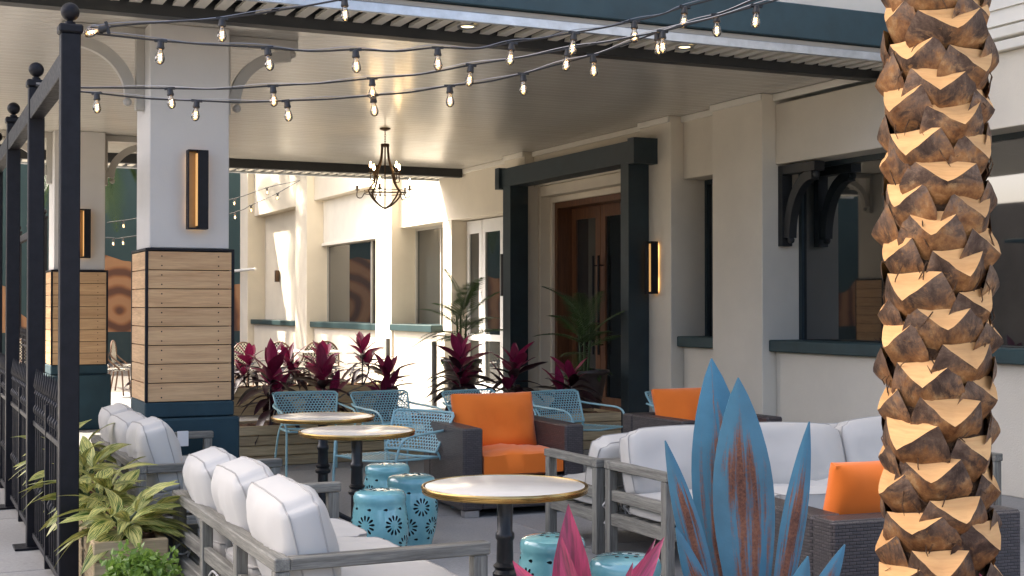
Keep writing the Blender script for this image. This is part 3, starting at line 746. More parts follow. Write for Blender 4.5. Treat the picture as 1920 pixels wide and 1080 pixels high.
# ------------------------------------------------------------------ ceramic garden stools
def stool():
    t = proto('ceramic_stool', 'stool', 'stool', 'pierced teal ceramic garden stools')
    pr = [(.118, 0), (.128, .004), (.130, .03), (.134, .045), (.150, .10), (.162, .17), (.167, .225), (.163, .28), (.152, .345), (.146, .375), (.150, .384), (.150, .415), (.140, .434), (.115, .444), (.05, .449), (.012, .45)]
    inn = [(r - .010 if r > .02 else .012, z - (.010 if i > 11 else 0)) for i, (r, z) in enumerate(pr)]
    inn[0] = (.108, 0)
    prof = []
    for a, b in zip(pr, pr[1:]): prof += [a]
    prof.append(pr[-1])
    sh = MB().lathe(prof + inn[::-1], 64, close=True)
    # rotate so bottom closes between inn[0] and pr[0]
    me = sh.mesh('stool_shell', [CERAM, HOLE_SHADE], 40)
    def rad_at(z):
        for (r0, z0), (r1, z1) in zip(pr, pr[1:]):
            if z0 <= z <= z1: return r0 + (r1 - r0) * (z - z0) / max(1e-6, z1 - z0)
        return .16
    cut = MB()
    def petal(th, z, ang, ln, wd):
        ca = []
        for k in range(10):
            a = 2 * math.pi * k / 10
            u_ = ln / 2 * math.cos(a); v_ = wd / 2 * math.sin(a) * (1 + .5 * math.cos(a))
            ca.append((u_ * math.cos(ang) - v_ * math.sin(ang), u_ * math.sin(ang) + v_ * math.cos(ang)))
        r0 = rad_at(z); vs = []
        for rr in (r0 - .03, r0 + .03):
            for (a, b) in ca:
                t2 = th + a / r0
                vs.append((rr * math.cos(t2), rr * math.sin(t2), z + b))
        n = 10
        cut.add(vs, [tuple(range(n))[::-1], tuple(range(n, 2 * n))] + [(i, (i + 1) % n, (i + 1) % n + n, i + n) for i in range(n)])
    nf = 6
    for row, z in enumerate((.145, .265)):
        for k in range(nf):
            th = 2 * math.pi * (k + .5 * row) / nf
            for q in range(12):
                a = q * math.pi / 6 + .13
                rr = .040
                petal(th + rr * math.cos(a) / rad_at(z), z + rr * math.sin(a), a, .034, .0125)
    for z, o in ((.352, .0), (.068, .5)):
        for k in range(10): petal(2 * math.pi * (k + o) / 10, z, 0, .026, .014)
    cm = cut.mesh('cut', HOLE_SHADE)
    so_ = bpy.data.objects.new('stool_shell', me); co = bpy.data.objects.new('cut', cm); col.objects.link(so_); col.objects.link(co)
    md = so_.modifiers.new('b', 'BOOLEAN'); md.object = co; md.operation = 'DIFFERENCE'; md.solver = 'EXACT'
    dg = bpy.context.evaluated_depsgraph_get(); ev = so_.evaluated_get(dg); nm = bpy.data.meshes.new_from_object(ev)
    bpy.data.objects.remove(so_); bpy.data.objects.remove(co)
    b = link('body', nm, t, (0, 0, 0))
    build('shade_lining', MB().lathe([(.098, .01), (.13, .10), (.142, .2), (.13, .33), (.12, .37)], 32), HOLE_SHADE, t, True)  # dark sheet added inside the shell so the piercings look shaded
    top = MB()
    for k in range(7):
        a = 2 * math.pi * k / 7; top.lathe([(.010, .4475), (.010, .4505)], 8, (.05 * math.cos(a), .05 * math.sin(a), 0))
    build('hole_shade_disc', top, HOLE_SHADE, t)  # dark discs on the seat, painted shade in place of real holes
    return t
s0 = stool()
for i, (x, y, a, lb) in enumerate(((2.50, 7.24, .2, 'pierced teal ceramic stool in front of its cluster, near the white sofa'),
        (2.90, 7.80, 1.1, 'pierced teal ceramic stool right in the cluster, against the wicker armchair'),
        (2.96, 8.42, 2.0, 'pierced teal ceramic stool at the back of the cluster of three'),
        (2.72, 5.47, 2.9, 'pierced teal ceramic stool right of the nearest round table'),
        (2.78, 4.90, .7, 'pierced teal ceramic stool behind the pink leaves, bottom centre'))):
    put(s0 if i == 0 else copy_tree(s0), (x, y, 0), a, lb)

# ------------------------------------------------------------------ timber planters
def planter(label, x0, x1, y0, y1, h=.38, rows=3, mul=MULCH):
    t = thing('timber_planter', label, 'planter', ((x0 + x1) / 2, (y0 + y1) / 2, 0), 'raised timber planters'); k = h / rows
    for i in range(rows):
        z0 = i * k + .002; z1 = (i + 1) * k - .004
        box('board', x0, x1, y0, y0 + .035, z0, z1, PINE, t, .006); box('board', x0, x1, y1 - .035, y1, z0, z1, PINE, t, .006)
        box('board', x0, x0 + .035, y0 + .036, y1 - .036, z0, z1, PINEY, t, .006); box('board', x1 - .035, x1, y0 + .036, y1 - .036, z0, z1, PINEY, t, .006)
    m = MB(); nx = max(4, int((x1 - x0) / .06)); ny = max(3, int((y1 - y0) / .06)); vs = []; fs = []
    for i in range(nx + 1):
        for j in range(ny + 1):
            x = x0 + .036 + (x1 - x0 - .072) * i / nx; y = y0 + .036 + (y1 - y0 - .072) * j / ny
            vs.append((x, y, h - .035 + .045 * noise.noise(Vector((x * 9, y * 9, 0))) + .02 * math.sin(math.pi * i / nx)))
    for i in range(nx):
        for j in range(ny): a = i * (ny + 1) + j; fs.append((a, a + ny + 1, a + ny + 2, a + 1))
    build('mulch', m.add(vs, fs), mul, t, True)['kind'] = 'stuff'
    return t
planter('long timber planter of red leaved plants behind the mesh chairs', 2.42, 6.9, 12.25, 12.85, rows=4)
planter('far timber planter in the sun at the canopy edge, with red plants', 3.55, 6.35, 17.95, 18.5)
planter('timber planter along the black fence holding striped yellow plants', .84, 1.19, 6.55, 10.2, rows=4)
planter('small timber planter glimpsed left of the nearest pillar', 2.45, 3.1, 15.3, 15.9, .40)

# ------------------------------------------------------------------ plants
def leaf_mesh(name, mat, w_=.2, droop=.25, fold=.25, widest=.4, n=8, tip=1.5, wave=0., seed=0):
    """unit-length leaf along +Y"""
    r = random.Random(seed); m = MB(); vs = []; uv = []; fs = []; c = r.uniform(-.08, .08)
    for i in range(n + 1):
        s = i / n
        x = s / widest if s < widest else (1 - s) / (1 - widest)
        wd = w_ / 2 * (math.sin(min(1, x) * math.pi / 2) ** (.9 if s < widest else tip * .6)) + .004
        if i == n: wd = .0015
        y = s - .25 * droop * s * s; z = -droop * s * s; cx = c * s * s
        for k in (-1, -.5, 0, .5, 1):
            vs.append((cx + k * wd, y, z + abs(k) * wd * fold + wave * math.sin(s * 14 + k * 2) * abs(k) * w_)); uv.append((s, k * .5 + .5 + 1e-4))
    for i in range(n):
        for j in range(4): a = i * 5 + j; fs.append((a, a + 1, a + 6, a + 5))
    return m.add(vs, fs, 0, uv).mesh(name, mat, 80)
LP = [leaf_mesh('leaf', COR_P, .31, d, .25, .45, wave=.03, seed=i) for i, d in enumerate((.05, .15, .28, .4))]
LD = [leaf_mesh('leaf', COR_D, .25, d, .25, .45, wave=.03, seed=i + 9) for i, d in enumerate((.15, .35, .55, .8))]
LPK = [leaf_mesh('leaf', COR_B, .34, d, .35, .42, wave=.02, seed=i + 19, tip=1.9) for i, d in enumerate((.02, .1))]
LG = [leaf_mesh('leaf', GING, .29, d, .15, .45, wave=.02, seed=i + 29, n=10) for i, d in enumerate((.25, .45, .65, .85))]
def put_leaf(me, par, p, az, el, ln, wsc=1.0, roll=0, name='leaf'):
    return link(name, me, par, p, (el, roll, az), (ln * wsc, ln, ln), space='l')
def cordyline(label, x, y, z0, ztop, seed, n=24, size=.36, group='red leaved plants in the planters', heads=2):
    r = random.Random(seed); t = thing('red_cordyline', label, 'plant', (x, y, z0), group)
    for hd in range(heads):
        ox, oy = (r.uniform(-.10, .10), r.uniform(-.06, .06)) if hd else (0, 0)
        H = (ztop - z0) * (1 if hd == 0 else r.uniform(.65, .85))
        hs = max(.1, H - size * .62)
        build('cane', MB().tube([(x, y, z0 - .03), (x + ox, y + oy, z0 + hs * .6), (x + ox, y + oy, z0 + hs)], .011, 6), COR_D, t, True)
        nn = n if hd == 0 else int(n * .6)
        for k in range(nn):
            s = k / (nn - 1); az = k * 2.4 + r.uniform(-.3, .3)
            el = rad(0 + 66 * s ** 1.1 + r.uniform(-8, 8)); zz = hs * (.45 + .55 * s)
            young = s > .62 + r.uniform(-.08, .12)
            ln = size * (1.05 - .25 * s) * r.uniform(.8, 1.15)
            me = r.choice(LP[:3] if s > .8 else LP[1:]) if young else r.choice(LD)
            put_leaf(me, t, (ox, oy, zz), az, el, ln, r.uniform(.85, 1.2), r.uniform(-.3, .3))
    return t
cps = [(3.22, 1.14, 'red leaved plant in the long planter nearest the porch pillar', 24), (3.76, 1.08, 'red leaved plant in the long planter directly behind the left mesh chair', 22), (4.40, 1.06, 'dark spreading red plant behind the second mesh chair', 20),
       (5.20, 1.22, 'tall red leaved plant before the left urn, behind the orange armchair', 24), (5.78, 1.14, 'red leaved plant right of the left urn, beside the dark portal', 22), (6.46, .98, 'short magenta leaved plant in front of the right urn', 18)]
for i, (x, zt, lb, n) in enumerate(cps): cordyline(lb, x, 12.5 + (i % 2) * .06, .36, zt, 100 + i, n, size=.40)
for i, (x, zt, lb) in enumerate(((4.38, 1.0, 'sunlit red plant in the far planter, hard against the pillar edge'), (4.95, .98, 'sunlit red plant in the far planter, second from the pillar'), (5.45, 1.0, 'sunlit red plant in the far planter, third from the pillar'), (6.02, 1.12, 'sunlit red plant at the right end of the far planter'))):
    cordyline(lb, x, 18.2, .36, zt, 140 + i, 20, .42)
cordyline('red leaved plant in the small planter left of the nearest pillar', 2.75, 15.6, .36, 1.15, 150, 18, .42)
# foreground pink plants
def pink(label, x, y, zc, leaves, seed):
    r = random.Random(seed); t = thing('pink_cordyline', label, 'plant', (x, y, 0), 'pink leaved plants in the foreground bed')
    build('cane', MB().tube([(x, y, -.02), (x, y, zc)], .014, 6), COR_D, t, True)
    for (dx, dy, dz, roll, el, ln, ws) in leaves: put_leaf(LPK[0] if ws > .5 else LP[0], t, (dx, dy, zc + dz), -YAW, rad(el), ln, ws, rad(roll))
    for k in range(14): put_leaf(r.choice(LP), t, (0, 0, zc - .1 - .02 * k), k * 2.4, rad(r.uniform(-5, 25)), .32, 1, 0)
    return t
q = P(1110, 1090, 3.65)
pink('pink leaved plant with a pointed furled leaf, bottom centre foreground', q.x, q.y, .56,
     [(-.055, -.01, .0, -4, 84, .40, .80), (-.045, -.04, .0, -12, 92, .33, .55), (.01, 0, .0, 32, 84, .36, .62), (.05, -.02, .02, 72, 82, .30, .45), (.06, .01, .03, 26, 84, .30, .3), (-.03, .04, .0, -40, 70, .3, .8), (.02, -.05, .0, 14, 96, .26, .6)], 5)
q = P(1930, 1090, 4.0)
pink('pink leaved plant at the right edge of the frame', q.x, q.y, .43, [(0, 0, 0, -30, 85, .3, .8), (0, 0, 0, 12, 80, .28, .8), (0, 0, 0, 50, 85, .3, .8)], 6)
# striped ginger plants along the fence
def ginger_plant(label, x, y, z0, n, seed, size=.34, spread=.12, h=.30):
    r = random.Random(seed); t = thing('striped_ginger', label, 'plant', (x, y, z0), 'yellow striped leafy plants by the fence')
    for st in range(6):
        a = st * 1.05 + r.random(); lean = r.uniform(.05, spread * 1.4); hh = h * r.uniform(.6, 1.1)
        tipv = Vector((math.cos(a) * lean, math.sin(a) * lean, hh))
        build('stem', MB().tube(crom([(x, y, z0 - .02), (x + tipv.x * .4, y + tipv.y * .4, z0 + hh * .6), (x + tipv.x, y + tipv.y, z0 + hh)], 4), .006, 5), GRN, t, True)
        for k in range(n // 6):
            s = (k + 1) / (n // 6); p = tipv * (.35 + .65 * s); az = a - math.pi / 2 + (1 if k % 2 else -1) * r.uniform(.3, 1.3)
            put_leaf(r.choice(LG), t, p, az, rad(10 + 50 * s ** 2 + r.uniform(-12, 12)), size * r.uniform(.75, 1.15), r.uniform(.8, 1.1), r.uniform(-.5, .5))
    return t
for i, (x, y, lb, n, h) in enumerate(((1.0, 6.74, 'large yellow striped plant at the near end of the fence planter', 42, .14), (1.0, 7.45, 'yellow striped plant second along the fence planter', 36, .2), (.98, 8.15, 'yellow striped plant third along the fence planter', 36, .22), (.98, 9.0, 'farthest yellow striped plant poking through the black fence', 30, .26))):
    ginger_plant(lb, x, y, .35, n, 200 + i, .29, .10, h)
# small leaved shrub
def shrub(label, x, y, r_, h, seed, n=2600):
    r = random.Random(seed); t = thing('box_shrub', label, 'shrub', (x, y, 0))
    m = MB()
    for k in range(n):
        a = r.uniform(0, 2 * math.pi); e = math.asin(r.uniform(-.2, 1)); d = r.uniform(.45, 1) ** .5
        lump = r.uniform(.9, 1.12) + .42 * noise.noise(Vector((math.cos(a) * math.cos(e) * 2.2, math.sin(a) * math.cos(e) * 2.2, math.sin(e) * 2.2 + seed)))
        c = Vector((x + r_ * d * lump * math.cos(e) * math.cos(a), y + r_ * 1.2 * d * lump * math.cos(e) * math.sin(a), h * .30 + h * .70 * d * lump * math.sin(e)))
        if c.z < .03: continue
        q_ = Vector((r.gauss(0, 1), r.gauss(0, 1), r.gauss(.6, 1))).normalized(); tt = q_.orthogonal().normalized(); tt = Matrix.Rotation(r.uniform(0, 6.3), 3, q_) @ tt; b = q_.cross(tt); s = r.uniform(.015, .027)
        m.add([c - tt * s, c - b * s * .55 + q_ * .002, c + tt * s, c + b * s * .55 + q_ * .002], [(0, 1, 2, 3)])
    f = build('foliage', m, BOXL, t); f['kind'] = 'stuff'
    st = MB()
    for k in range(16):
        a = k * .9; st.tube([(x, y, 0), (x + math.cos(a) * r_ * .5, y + math.sin(a) * r_ * .5, h * .7)], .004, 4)
    build('stem', st, COR_D, t)
shrub('bright green small leaved shrub behind the nearest sofa', .93, 5.85, .21, .45, 3, 3000)

# ------------------------------------------------------------------ urns with palms
def frond_mesh(L=1.0, n=26, leaf=.32, arch=.5, seed=0, wd=.014, droop=.25, mat=None):
    r = random.Random(seed); m = MB(); pts = []
    for i in range(n + 1):
        s = i / n; pts.append(Vector((0, L * (s - .22 * arch * s * s), L * (-arch * .75 * s * s))))
    m.tube(pts, [.008 * L * (1 - .8 * i / n) + .0015 for i in range(n + 1)], 5)
    for i in range(3, n + 1):
        s = i / n; ll = leaf * L * (math.sin(math.pi * min(1, s * .82 + .18)) ** .6 * .9 + .1) * r.uniform(.85, 1.1)
        t = (pts[i] - pts[i - 1]).normalized()
        for sx in (-1, 1):
            d = (Vector((sx, 0, .25)) * (1.05 - .45 * s) + t * (.55 + .6 * s)).normalized(); p = pts[i]
            mid = p + d * ll * .5 + Vector((0, 0, -droop * .12 * ll)); e = p + d * ll + Vector((0, 0, -droop * ll)); sd = t * wd
            m.add([p - sd * .4, p + sd * .4, mid + sd * .5 + Vector((0, 0, .004)), mid - sd * .5, e], [(0, 1, 2, 3), (3, 2, 4)])
    return m.mesh('frond', mat or GRN)
FR = [frond_mesh(1, 24, .34, a, i, .026, .3) for i, a in enumerate((.35, .6, .9))]
URN = MB().lathe([(.12, 0), (.155, .02), (.15, .05), (.13, .09), (.16, .25), (.21, .48), (.245, .66), (.26, .70), (.285, .715), (.29, .74), (.28, .76), (.255, .755), (.245, .72)], 32).mesh('urn', TERRA, 50)
def urn_palm(label, x, y, top, seed, nfr=15, size=.85):
    tag(link('tall_urn', URN, None, (x, y, 0)), label[0], 'planter', 'tall dark urns by the entrance')
    r = random.Random(seed); t = thing('urn_palm', label[1], 'palm', (x, y, .72), 'feathery palms in the urns')
    build('soil', MB().lathe([(.243, .70), (.243, .722), (.01, .74)], 24, (x, y, 0)), SOILM, t)
    for k in range(3):
        a = k * 2.1; b = Vector((math.cos(a) * .04, math.sin(a) * .04, 0)); hh = top - .72 - size * .45
        build('stem', MB().tube([(x + b.x, y + b.y, .70), (x + b.x * 2, y + b.y * 2, .72 + hh * .7)], [.018, .012], 7), GRN, t, True)
    for k in range(nfr):
        s = k / (nfr - 1); az = k * 2.4 + r.uniform(-.3, .3)
        link('frond', r.choice(FR), t, (r.uniform(-.05, .05), r.uniform(-.05, .05), (top - .72) * (.18 + .30 * s)), (rad(20 + 58 * s + r.uniform(-8, 8)), 0, az), size * r.uniform(.75, 1.05), space='l')
    ls = leaf_mesh('leaf', GRN, .6, .3, .2, .4, 4)
    for k in range(26):
        a = k * 2.4; put_leaf(ls, t, (.2 * math.cos(a), .2 * math.sin(a), .03), a - math.pi / 2 + r.uniform(-.6, .6), rad(r.uniform(-50, 30)), r.uniform(.09, .16), 1, 0, 'vine_leaf')
urn_palm(('tall dark urn left of the entrance, holding a palm', 'feathery palm in the urn left of the entrance'), 7.03, 16.95, 2.0, 41, 12, .82)
urn_palm(('tall dark urn right of the entrance, in front of the doors', 'shaded feathery palm in front of the wooden entrance doors'), 7.15, 13.55, 1.78, 42, 12, .68)

# ------------------------------------------------------------------ palm trunk with cut leaf bases
def bootmat():
    m, n, b = newmat('leaf_base_bark'); v = coords(n, (1, 1, 1)); f = noise_n(n, v, 9, 7, .7, .4); g = noise_n(n, v, 26, 6, .7); st = noise_n(n, coords(n, (30, 30, 4)), 2.5, 5)
    cc = ramp(n, f, [(.30, (.030, .016, .010)), (.45, (.085, .050, .032)), (.58, (.17, .112, .076)), (.72, (.30, .15, .055))])
    cc = mixc(n, ramp(n, g, [(.60, (0,) * 3), (.70, (.85,) * 3)]), cc, (.33, .16, .055))
    cc = mixc(n, .35, cc, ramp(n, st, [(.3, (.25,) * 3), (.7, (.75,) * 3)]), 'OVERLAY')
    tco = N(n, 'ShaderNodeTexCoord'); spz = N(n, 'ShaderNodeSeparateXYZ'); n.links.new(tco.outputs['Object'], spz.inputs[0])
    zz = math_n(n, 'ADD', math_n(n, 'MULTIPLY', spz.outputs[2], -8.0), math_n(n, 'MULTIPLY', math_n(n, 'SUBTRACT', f, .42), 3.5))
    young = ramp(n, noise_n(n, v, 16, 5, .7), [(.35, (.12, .045, .015)), (.55, (.30, .14, .05)), (.72, (.46, .29, .13))])
    cc = mixc(n, ramp(n, zz, [(.12, (0,) * 3), (.6, (.9,) * 3)]), cc, young)
    n.links.new(cc, b.inputs['Base Color']); n.links.new(ramp(n, g, [(.3, (.42,) * 3), (.7, (.7,) * 3)]), b.inputs['Roughness']); b.inputs['Specular IOR Level'].default_value = .2
    bump(n, b, math_n(n, 'ADD', math_n(n, 'MULTIPLY', f, 1.0), math_n(n, 'MULTIPLY', st, .4)), .6, .012); return m
BOOT = bootmat()
CUTM = wood('cut_palm_face', srgb(190, 138, 82), srgb(222, 172, 112), 'x', .7, .7, .1, .08, .2)
FIB = M('palm_fibre', (.10, .045, .018), .9, .5, 14, 1.0, 50, .03, c2=(.22, .11, .045), stretch=(1, 1, 3))
def boot_mesh(seed):
    r = random.Random(seed); m = MB(); ns, ntt = 8, 10
    Wm = .250 * r.uniform(.93, 1.07); Wt = .185 * r.uniform(.9, 1.1); K = .056 * r.uniform(.85, 1.15); sk = r.uniform(-.012, .012)
    off = Vector((seed * 3.1, 0, 0)); vs = []; ztop = .072
    for i in range(ns + 1):
        s = i / ns
        W = (.08 + (Wm - .08) * math.sin(min(1, s / .5) * math.pi / 2)) if s < .5 else Wm + (Wt - Wm) * ((s - .5) / .5) ** 1.3
        Ks = K * (.45 + .55 * math.sin(s * math.pi / 2)); y0 = -.055 + .072 * s ** .75
        for j in range(ntt + 1):
            t = j / ntt * 2 - 1
            y = y0 + Ks * (1 - abs(t) ** 1.45); zc = ztop - 1.4 * Ks * (1 - abs(t) ** 1.25)
            z = -.118 + s * (zc + .118) - .0 + .012 * abs(t) * (1 - s)
            nz = noise.noise(Vector((t * 2.2, s * 2.5, 0)) + off) * .007 + noise.noise(Vector((t * 6, s * 6, 3)) + off) * .003
            vs.append((t * W / 2 + sk * s * (1 - abs(t)), y + nz * (1 - .6 * s), z + .005 * noise.noise(Vector((t * 4, 9, 0)) + off)))
    fs = []
    for i in range(ns):
        for j in range(ntt): a = i * (ntt + 1) + j; fs.append((a, a + 1, a + ntt + 2, a + ntt + 1))
    m.add(vs, fs)
    rim = vs[ns * (ntt + 1):]
    c = Vector((0, .030, ztop - .030)); back = [Vector(rim[0]).lerp(Vector(rim[-1]), k / 6) + Vector((0, .004, .003 * math.sin(k))) for k in range(1, 6)]
    loop = [Vector(p) for p in rim] + back[::-1]
    m.add(loop + [c], [(i, (i + 1) % len(loop), len(loop)) for i in range(len(loop))], 1)
    top = [Vector(rim[0])] + back + [Vector(rim[-1])]; low = [Vector((p.x * .9, -.06, p.z - .05)) for p in top]
    m.add(top + low, [(k, k + 1, k + 8, k + 7) for k in range(6)])
    return m.mesh('leaf_base', [BOOT, CUTM], 75)
BM = [boot_mesh(i) for i in range(7)]
pq = P(1757, 1000, 4.5)
pal = thing('palm_tree', 'thick palm trunk covered with trimmed tan leaf bases, right foreground', 'palm', (pq.x, pq.y, 0))
TH = 4.7
Rz = lambda z: .152 - .009 * (z - .6) + (.05 * max(0, .4 - z))
pts = [(pq.x, pq.y, z * TH / 12) for z in range(13)]
build('trunk', MB().tube(pts, [Rz(p[2]) for p in pts], 20), FIB, pal, True)
rp = random.Random(3); k = 0; z = .12
while z < TH - .1:
    a = k * 2.39996 + rp.uniform(-.12, .12); R0 = Rz(z) - .012
    link('leaf_base', BM[k % 7] if k % 3 else rp.choice(BM), pal, (R0 * math.sin(a) * -1, R0 * math.cos(a), z + rp.uniform(-.014, .014)), (rad(rp.uniform(-4, 4)), rad(rp.uniform(-5, 5)), a), (rp.uniform(.9, 1.06), rp.uniform(.85, 1.15), rp.uniform(.92, 1.1)), space='l')
    k += 1; z += .0232
fb = MB(); rf = random.Random(8)
for i in range(420):
    a = rf.uniform(0, 6.28); z = rf.uniform(.1, 3.2); R0 = Rz(z) + rf.uniform(.0, .035); a2 = a + rf.uniform(-.35, .35); dz = rf.uniform(-.09, .09)
    p0 = Vector((pq.x + R0 * math.cos(a), pq.y + R0 * math.sin(a), z)); p1 = Vector((pq.x + (R0 + .01) * math.cos((a + a2) / 2), pq.y + (R0 + .01) * math.sin((a + a2) / 2), z + dz * .6)); p2 = Vector((pq.x + R0 * math.cos(a2), pq.y + R0 * math.sin(a2), z + dz))
    fb.tube([p0, p1, p2], [.0022, .002, .0008], 4)
o = build('fibre_strands', fb, FIB, pal); o['kind'] = 'stuff'
BF = [frond_mesh(2.6, 44, .22, a, 60 + i, .03, .25) for i, a in enumerate((.45, .7, 1.0))]
for k in range(26):
    s = k / 25; link('frond', BF[k % 3], pal, (0, 0, TH - .1 + .25 * s), (rad(25 + 50 * s), 0, k * 2.4), space='l')
BF2 = [frond_mesh(2.6, 44, .26, a, 80 + i, .055, .3) for i, a in enumerate((.5, .8, 1.15))]
# far palms whose fronds hang beside the canopy and shade the sunny wall
def far_palm(label, x, y, h, n, seed, L=2.2):
    r = random.Random(seed); t = thing('palm_tree', label, 'palm', (x, y, 0))
    build('trunk', MB().tube([(x, y, 0), (x + .05, y, h * .5), (x, y, h)], [.2, .14, .13], 14), FIB, t, True)
    for k in range(n):
        s = k / (n - 1); link('frond', r.choice(BF2), t, (0, 0, h + .1 * s), (rad(-25 + 95 * s + r.uniform(-8, 8)), 0, k * 2.4), L / 2.6 * r.uniform(.8, 1.1), space='l')
far_palm('palm with hanging fronds in the sunny courtyard, right of nearest pillar', 5.95, 28.0, 6.9, 24, 71, 2.6)
far_palm('palm with hanging fronds in the courtyard, between the two pillars', 3.7, 30.2, 5.3, 18, 72)
far_palm('slim palm behind the canopy edge shading the sunny wall', 5.6, 31.6, 7.0, 12, 73)

# ------------------------------------------------------------------ blue metal agave
def rusty(name, c):
    m, n, b = newmat(name); tc = N(n, 'ShaderNodeTexCoord'); sp = N(n, 'ShaderNodeSeparateXYZ'); n.links.new(tc.outputs['UV'], sp.inputs[0])
    v = coords(n); f = noise_n(n, v, 7, 6, .65); g = noise_n(n, v, 120, 3, .7)
    cb = N(n, 'ShaderNodeCombineXYZ'); oi = N(n, 'ShaderNodeObjectInfo')
    n.links.new(math_n(n, 'MULTIPLY', sp.outputs[1], 7.0), cb.inputs[1]); n.links.new(math_n(n, 'MULTIPLY_ADD', oi.outputs['Random'], 31.0, math_n(n, 'MULTIPLY', sp.outputs[0], 2.2)), cb.inputs[0])
    stn = noise_n(n, cb.outputs[0], 1.2, 4, .6)
    ax = math_n(n, 'ABSOLUTE', math_n(n, 'SUBTRACT', sp.outputs[1], .5))
    e = math_n(n, 'SUBTRACT', .30, ax)                                   # centre streak
    e = math_n(n, 'ADD', math_n(n, 'MULTIPLY', e, 2.2), math_n(n, 'MULTIPLY', math_n(n, 'SUBTRACT', stn, .47), 3.4))
    e = math_n(n, 'ADD', e, math_n(n, 'MULTIPLY', math_n(n, 'SUBTRACT', g, .5), .55))
    e = math_n(n, 'SUBTRACT', e, ramp(n, sp.outputs[0], [(.72, (0,) * 3), (.93, (1,) * 3)]))
    mask = ramp(n, e, [(.0, (0,) * 3), (.5, (1,) * 3)])
    rust = ramp(n, math_n(n, 'ADD', math_n(n, 'MULTIPLY', g, .5), math_n(n, 'MULTIPLY', f, .5)), [(.35, (.055, .022, .014)), (.55, (.17, .065, .035)), (.68, (.24, .11, .06))])
    blue = ramp(n, f, [(.3, tuple(x * .8 for x in c)), (.7, tuple(x * 1.1 for x in c))])
    n.links.new(mixc(n, mask, blue, rust), b.inputs['Base Color'])
    n.links.new(ramp(n, mask, [(0, (.38,) * 3), (1, (.85,) * 3)]), b.inputs['Roughness'])
    bump(n, b, math_n(n, 'ADD', math_n(n, 'MULTIPLY', g, .35), math_n(n, 'MULTIPLY', mask, -.3)), .5, .004); return m
RUST = rusty('rusted_blue_metal', (.035, .135, .20))
ab = P(1400, 1000, 4.2); ag = thing('metal_agave', 'tall blue painted metal agave sculpture with rusty streaked blades', 'sculpture', (ab.x, ab.y, 0))
def blade(tip, base, W, nrm=None, bow=.05, fold=.16, n=18):
    tip = Vector(tip); base = Vector(base); ax = tip - base; tocam = Vector((-FX, -FY, .15)).normalized() if nrm is None else Vector(nrm).normalized()
    side = ax.normalized().cross(tocam).normalized(); nn = side.cross(ax.normalized()).normalized()
    top = []; uv = []
    for i in range(n + 1):
        s = i / n; w_ = W * (.32 + .68 * math.sin(s / .6 * math.pi / 2) ** 2.1) if s < .6 else W * max(.0, math.cos((s - .6) / .4 * math.pi / 2)) ** .8
        w_ = max(w_, .004); c = base + ax * s + nn * bow * math.sin(s * math.pi) * ax.length
        for kk in (-1, -.5, 0, .5, 1): top.append(c + side * kk * w_ / 2 - nn * (1 - abs(kk)) * -fold * w_ * .5 + nn * (.02 * math.sin(s * 9 + kk) * w_)); uv.append((s + 1e-4, kk * .5 + .5))
    m = MB(); k5 = 5; bot = [p - nn * .004 for p in top]; fs = []; N_ = len(top)
    for i in range(n):
        for j in range(4):
            a = i * k5 + j; fs.append((a, a + 1, a + 6, a + 5)); fs.append((N_ + a, N_ + a + 5, N_ + a + 6, N_ + a + 1))
        for a in (i * 5, i * 5 + 4): fs.append((a, a + 5, N_ + a + 5, N_ + a))
    m.add(top + bot, fs, 0, uv + uv)
    build('blade', m, RUST, ag, 50)
def bl(u, v, d, bu, bv, bd, wpx, **k): blade(P(u, v, d), P(bu, bv, bd), wpx / 2500 * d, **k)
bl(1334, 672, 4.36, 1384, 1300, 4.28, 116, bow=.03)
bl(1384, 708, 4.16, 1412, 1300, 4.18, 116, bow=-.01, fold=.22)
bl(1247, 826, 4.10, 1372, 1290, 4.15, 48, bow=.02, fold=.3)
bl(1517, 790, 4.22, 1432, 1290, 4.17, 46, bow=.02, fold=.3)
bl(1267, 988, 4.0, 1375, 1290, 4.12, 44, bow=.05, fold=.3)
bl(1583, 1020, 4.22, 1440, 1290, 4.2, 42, bow=.06, fold=.3)
bl(1514, 1042, 4.02, 1430, 1290, 4.1, 52, bow=.06, fold=.3)
bl(1360, 1130, 3.85, 1400, 1300, 4.05, 60, bow=.08)
build('base_ring', MB().lathe([(.13, .0), (.14, .01), (.12, .27), (.06, .30)], 24, (ab.x, ab.y, 0)), RUST, ag, True)
setting(box('planting_bed', 1.2, 4.6, 2.3, 3.98, -.01, .02, MULCH, None, .01))

# ------------------------------------------------------------------ chandelier
CB = emis('candle_glow', (1, .66, .30), 14)
cx, cy, cz = 5.24, 15.0, CH
chd = thing('chandelier', 'wrought bronze chandelier with candle bulbs hanging from the porch ceiling', 'chandelier', (cx, cy, cz - .95))
build('ceiling_rose', MB().lathe([(.01, -.035), (.05, -.022), (.066, -.012), (.066, -.002)], 20, (cx, cy, cz)), BROWNM, chd, True)
chn = MB()
for i, z in enumerate((-.055, -.085, -.115, -.145, -.17)):
    chn.tube([(cx + (.010 * math.cos(a) if i % 2 else 0), cy + (0 if i % 2 else .010 * math.cos(a)), cz + z + .02 * math.sin(a)) for a in [j * math.pi / 5 for j in range(10)]], .0028, 5, True)
build('chain', chn, BROWNM, chd, True)
build('collar', MB().lathe([(.046, -.225), (.052, -.22), (.052, -.19), (.046, -.185)], 16, (cx, cy, cz)), BROWNM, chd, True)
build('stem_rod', MB().tube([(cx, cy, cz - .19), (cx, cy, cz - .95)], .009, 8), BROWNM, chd, True)
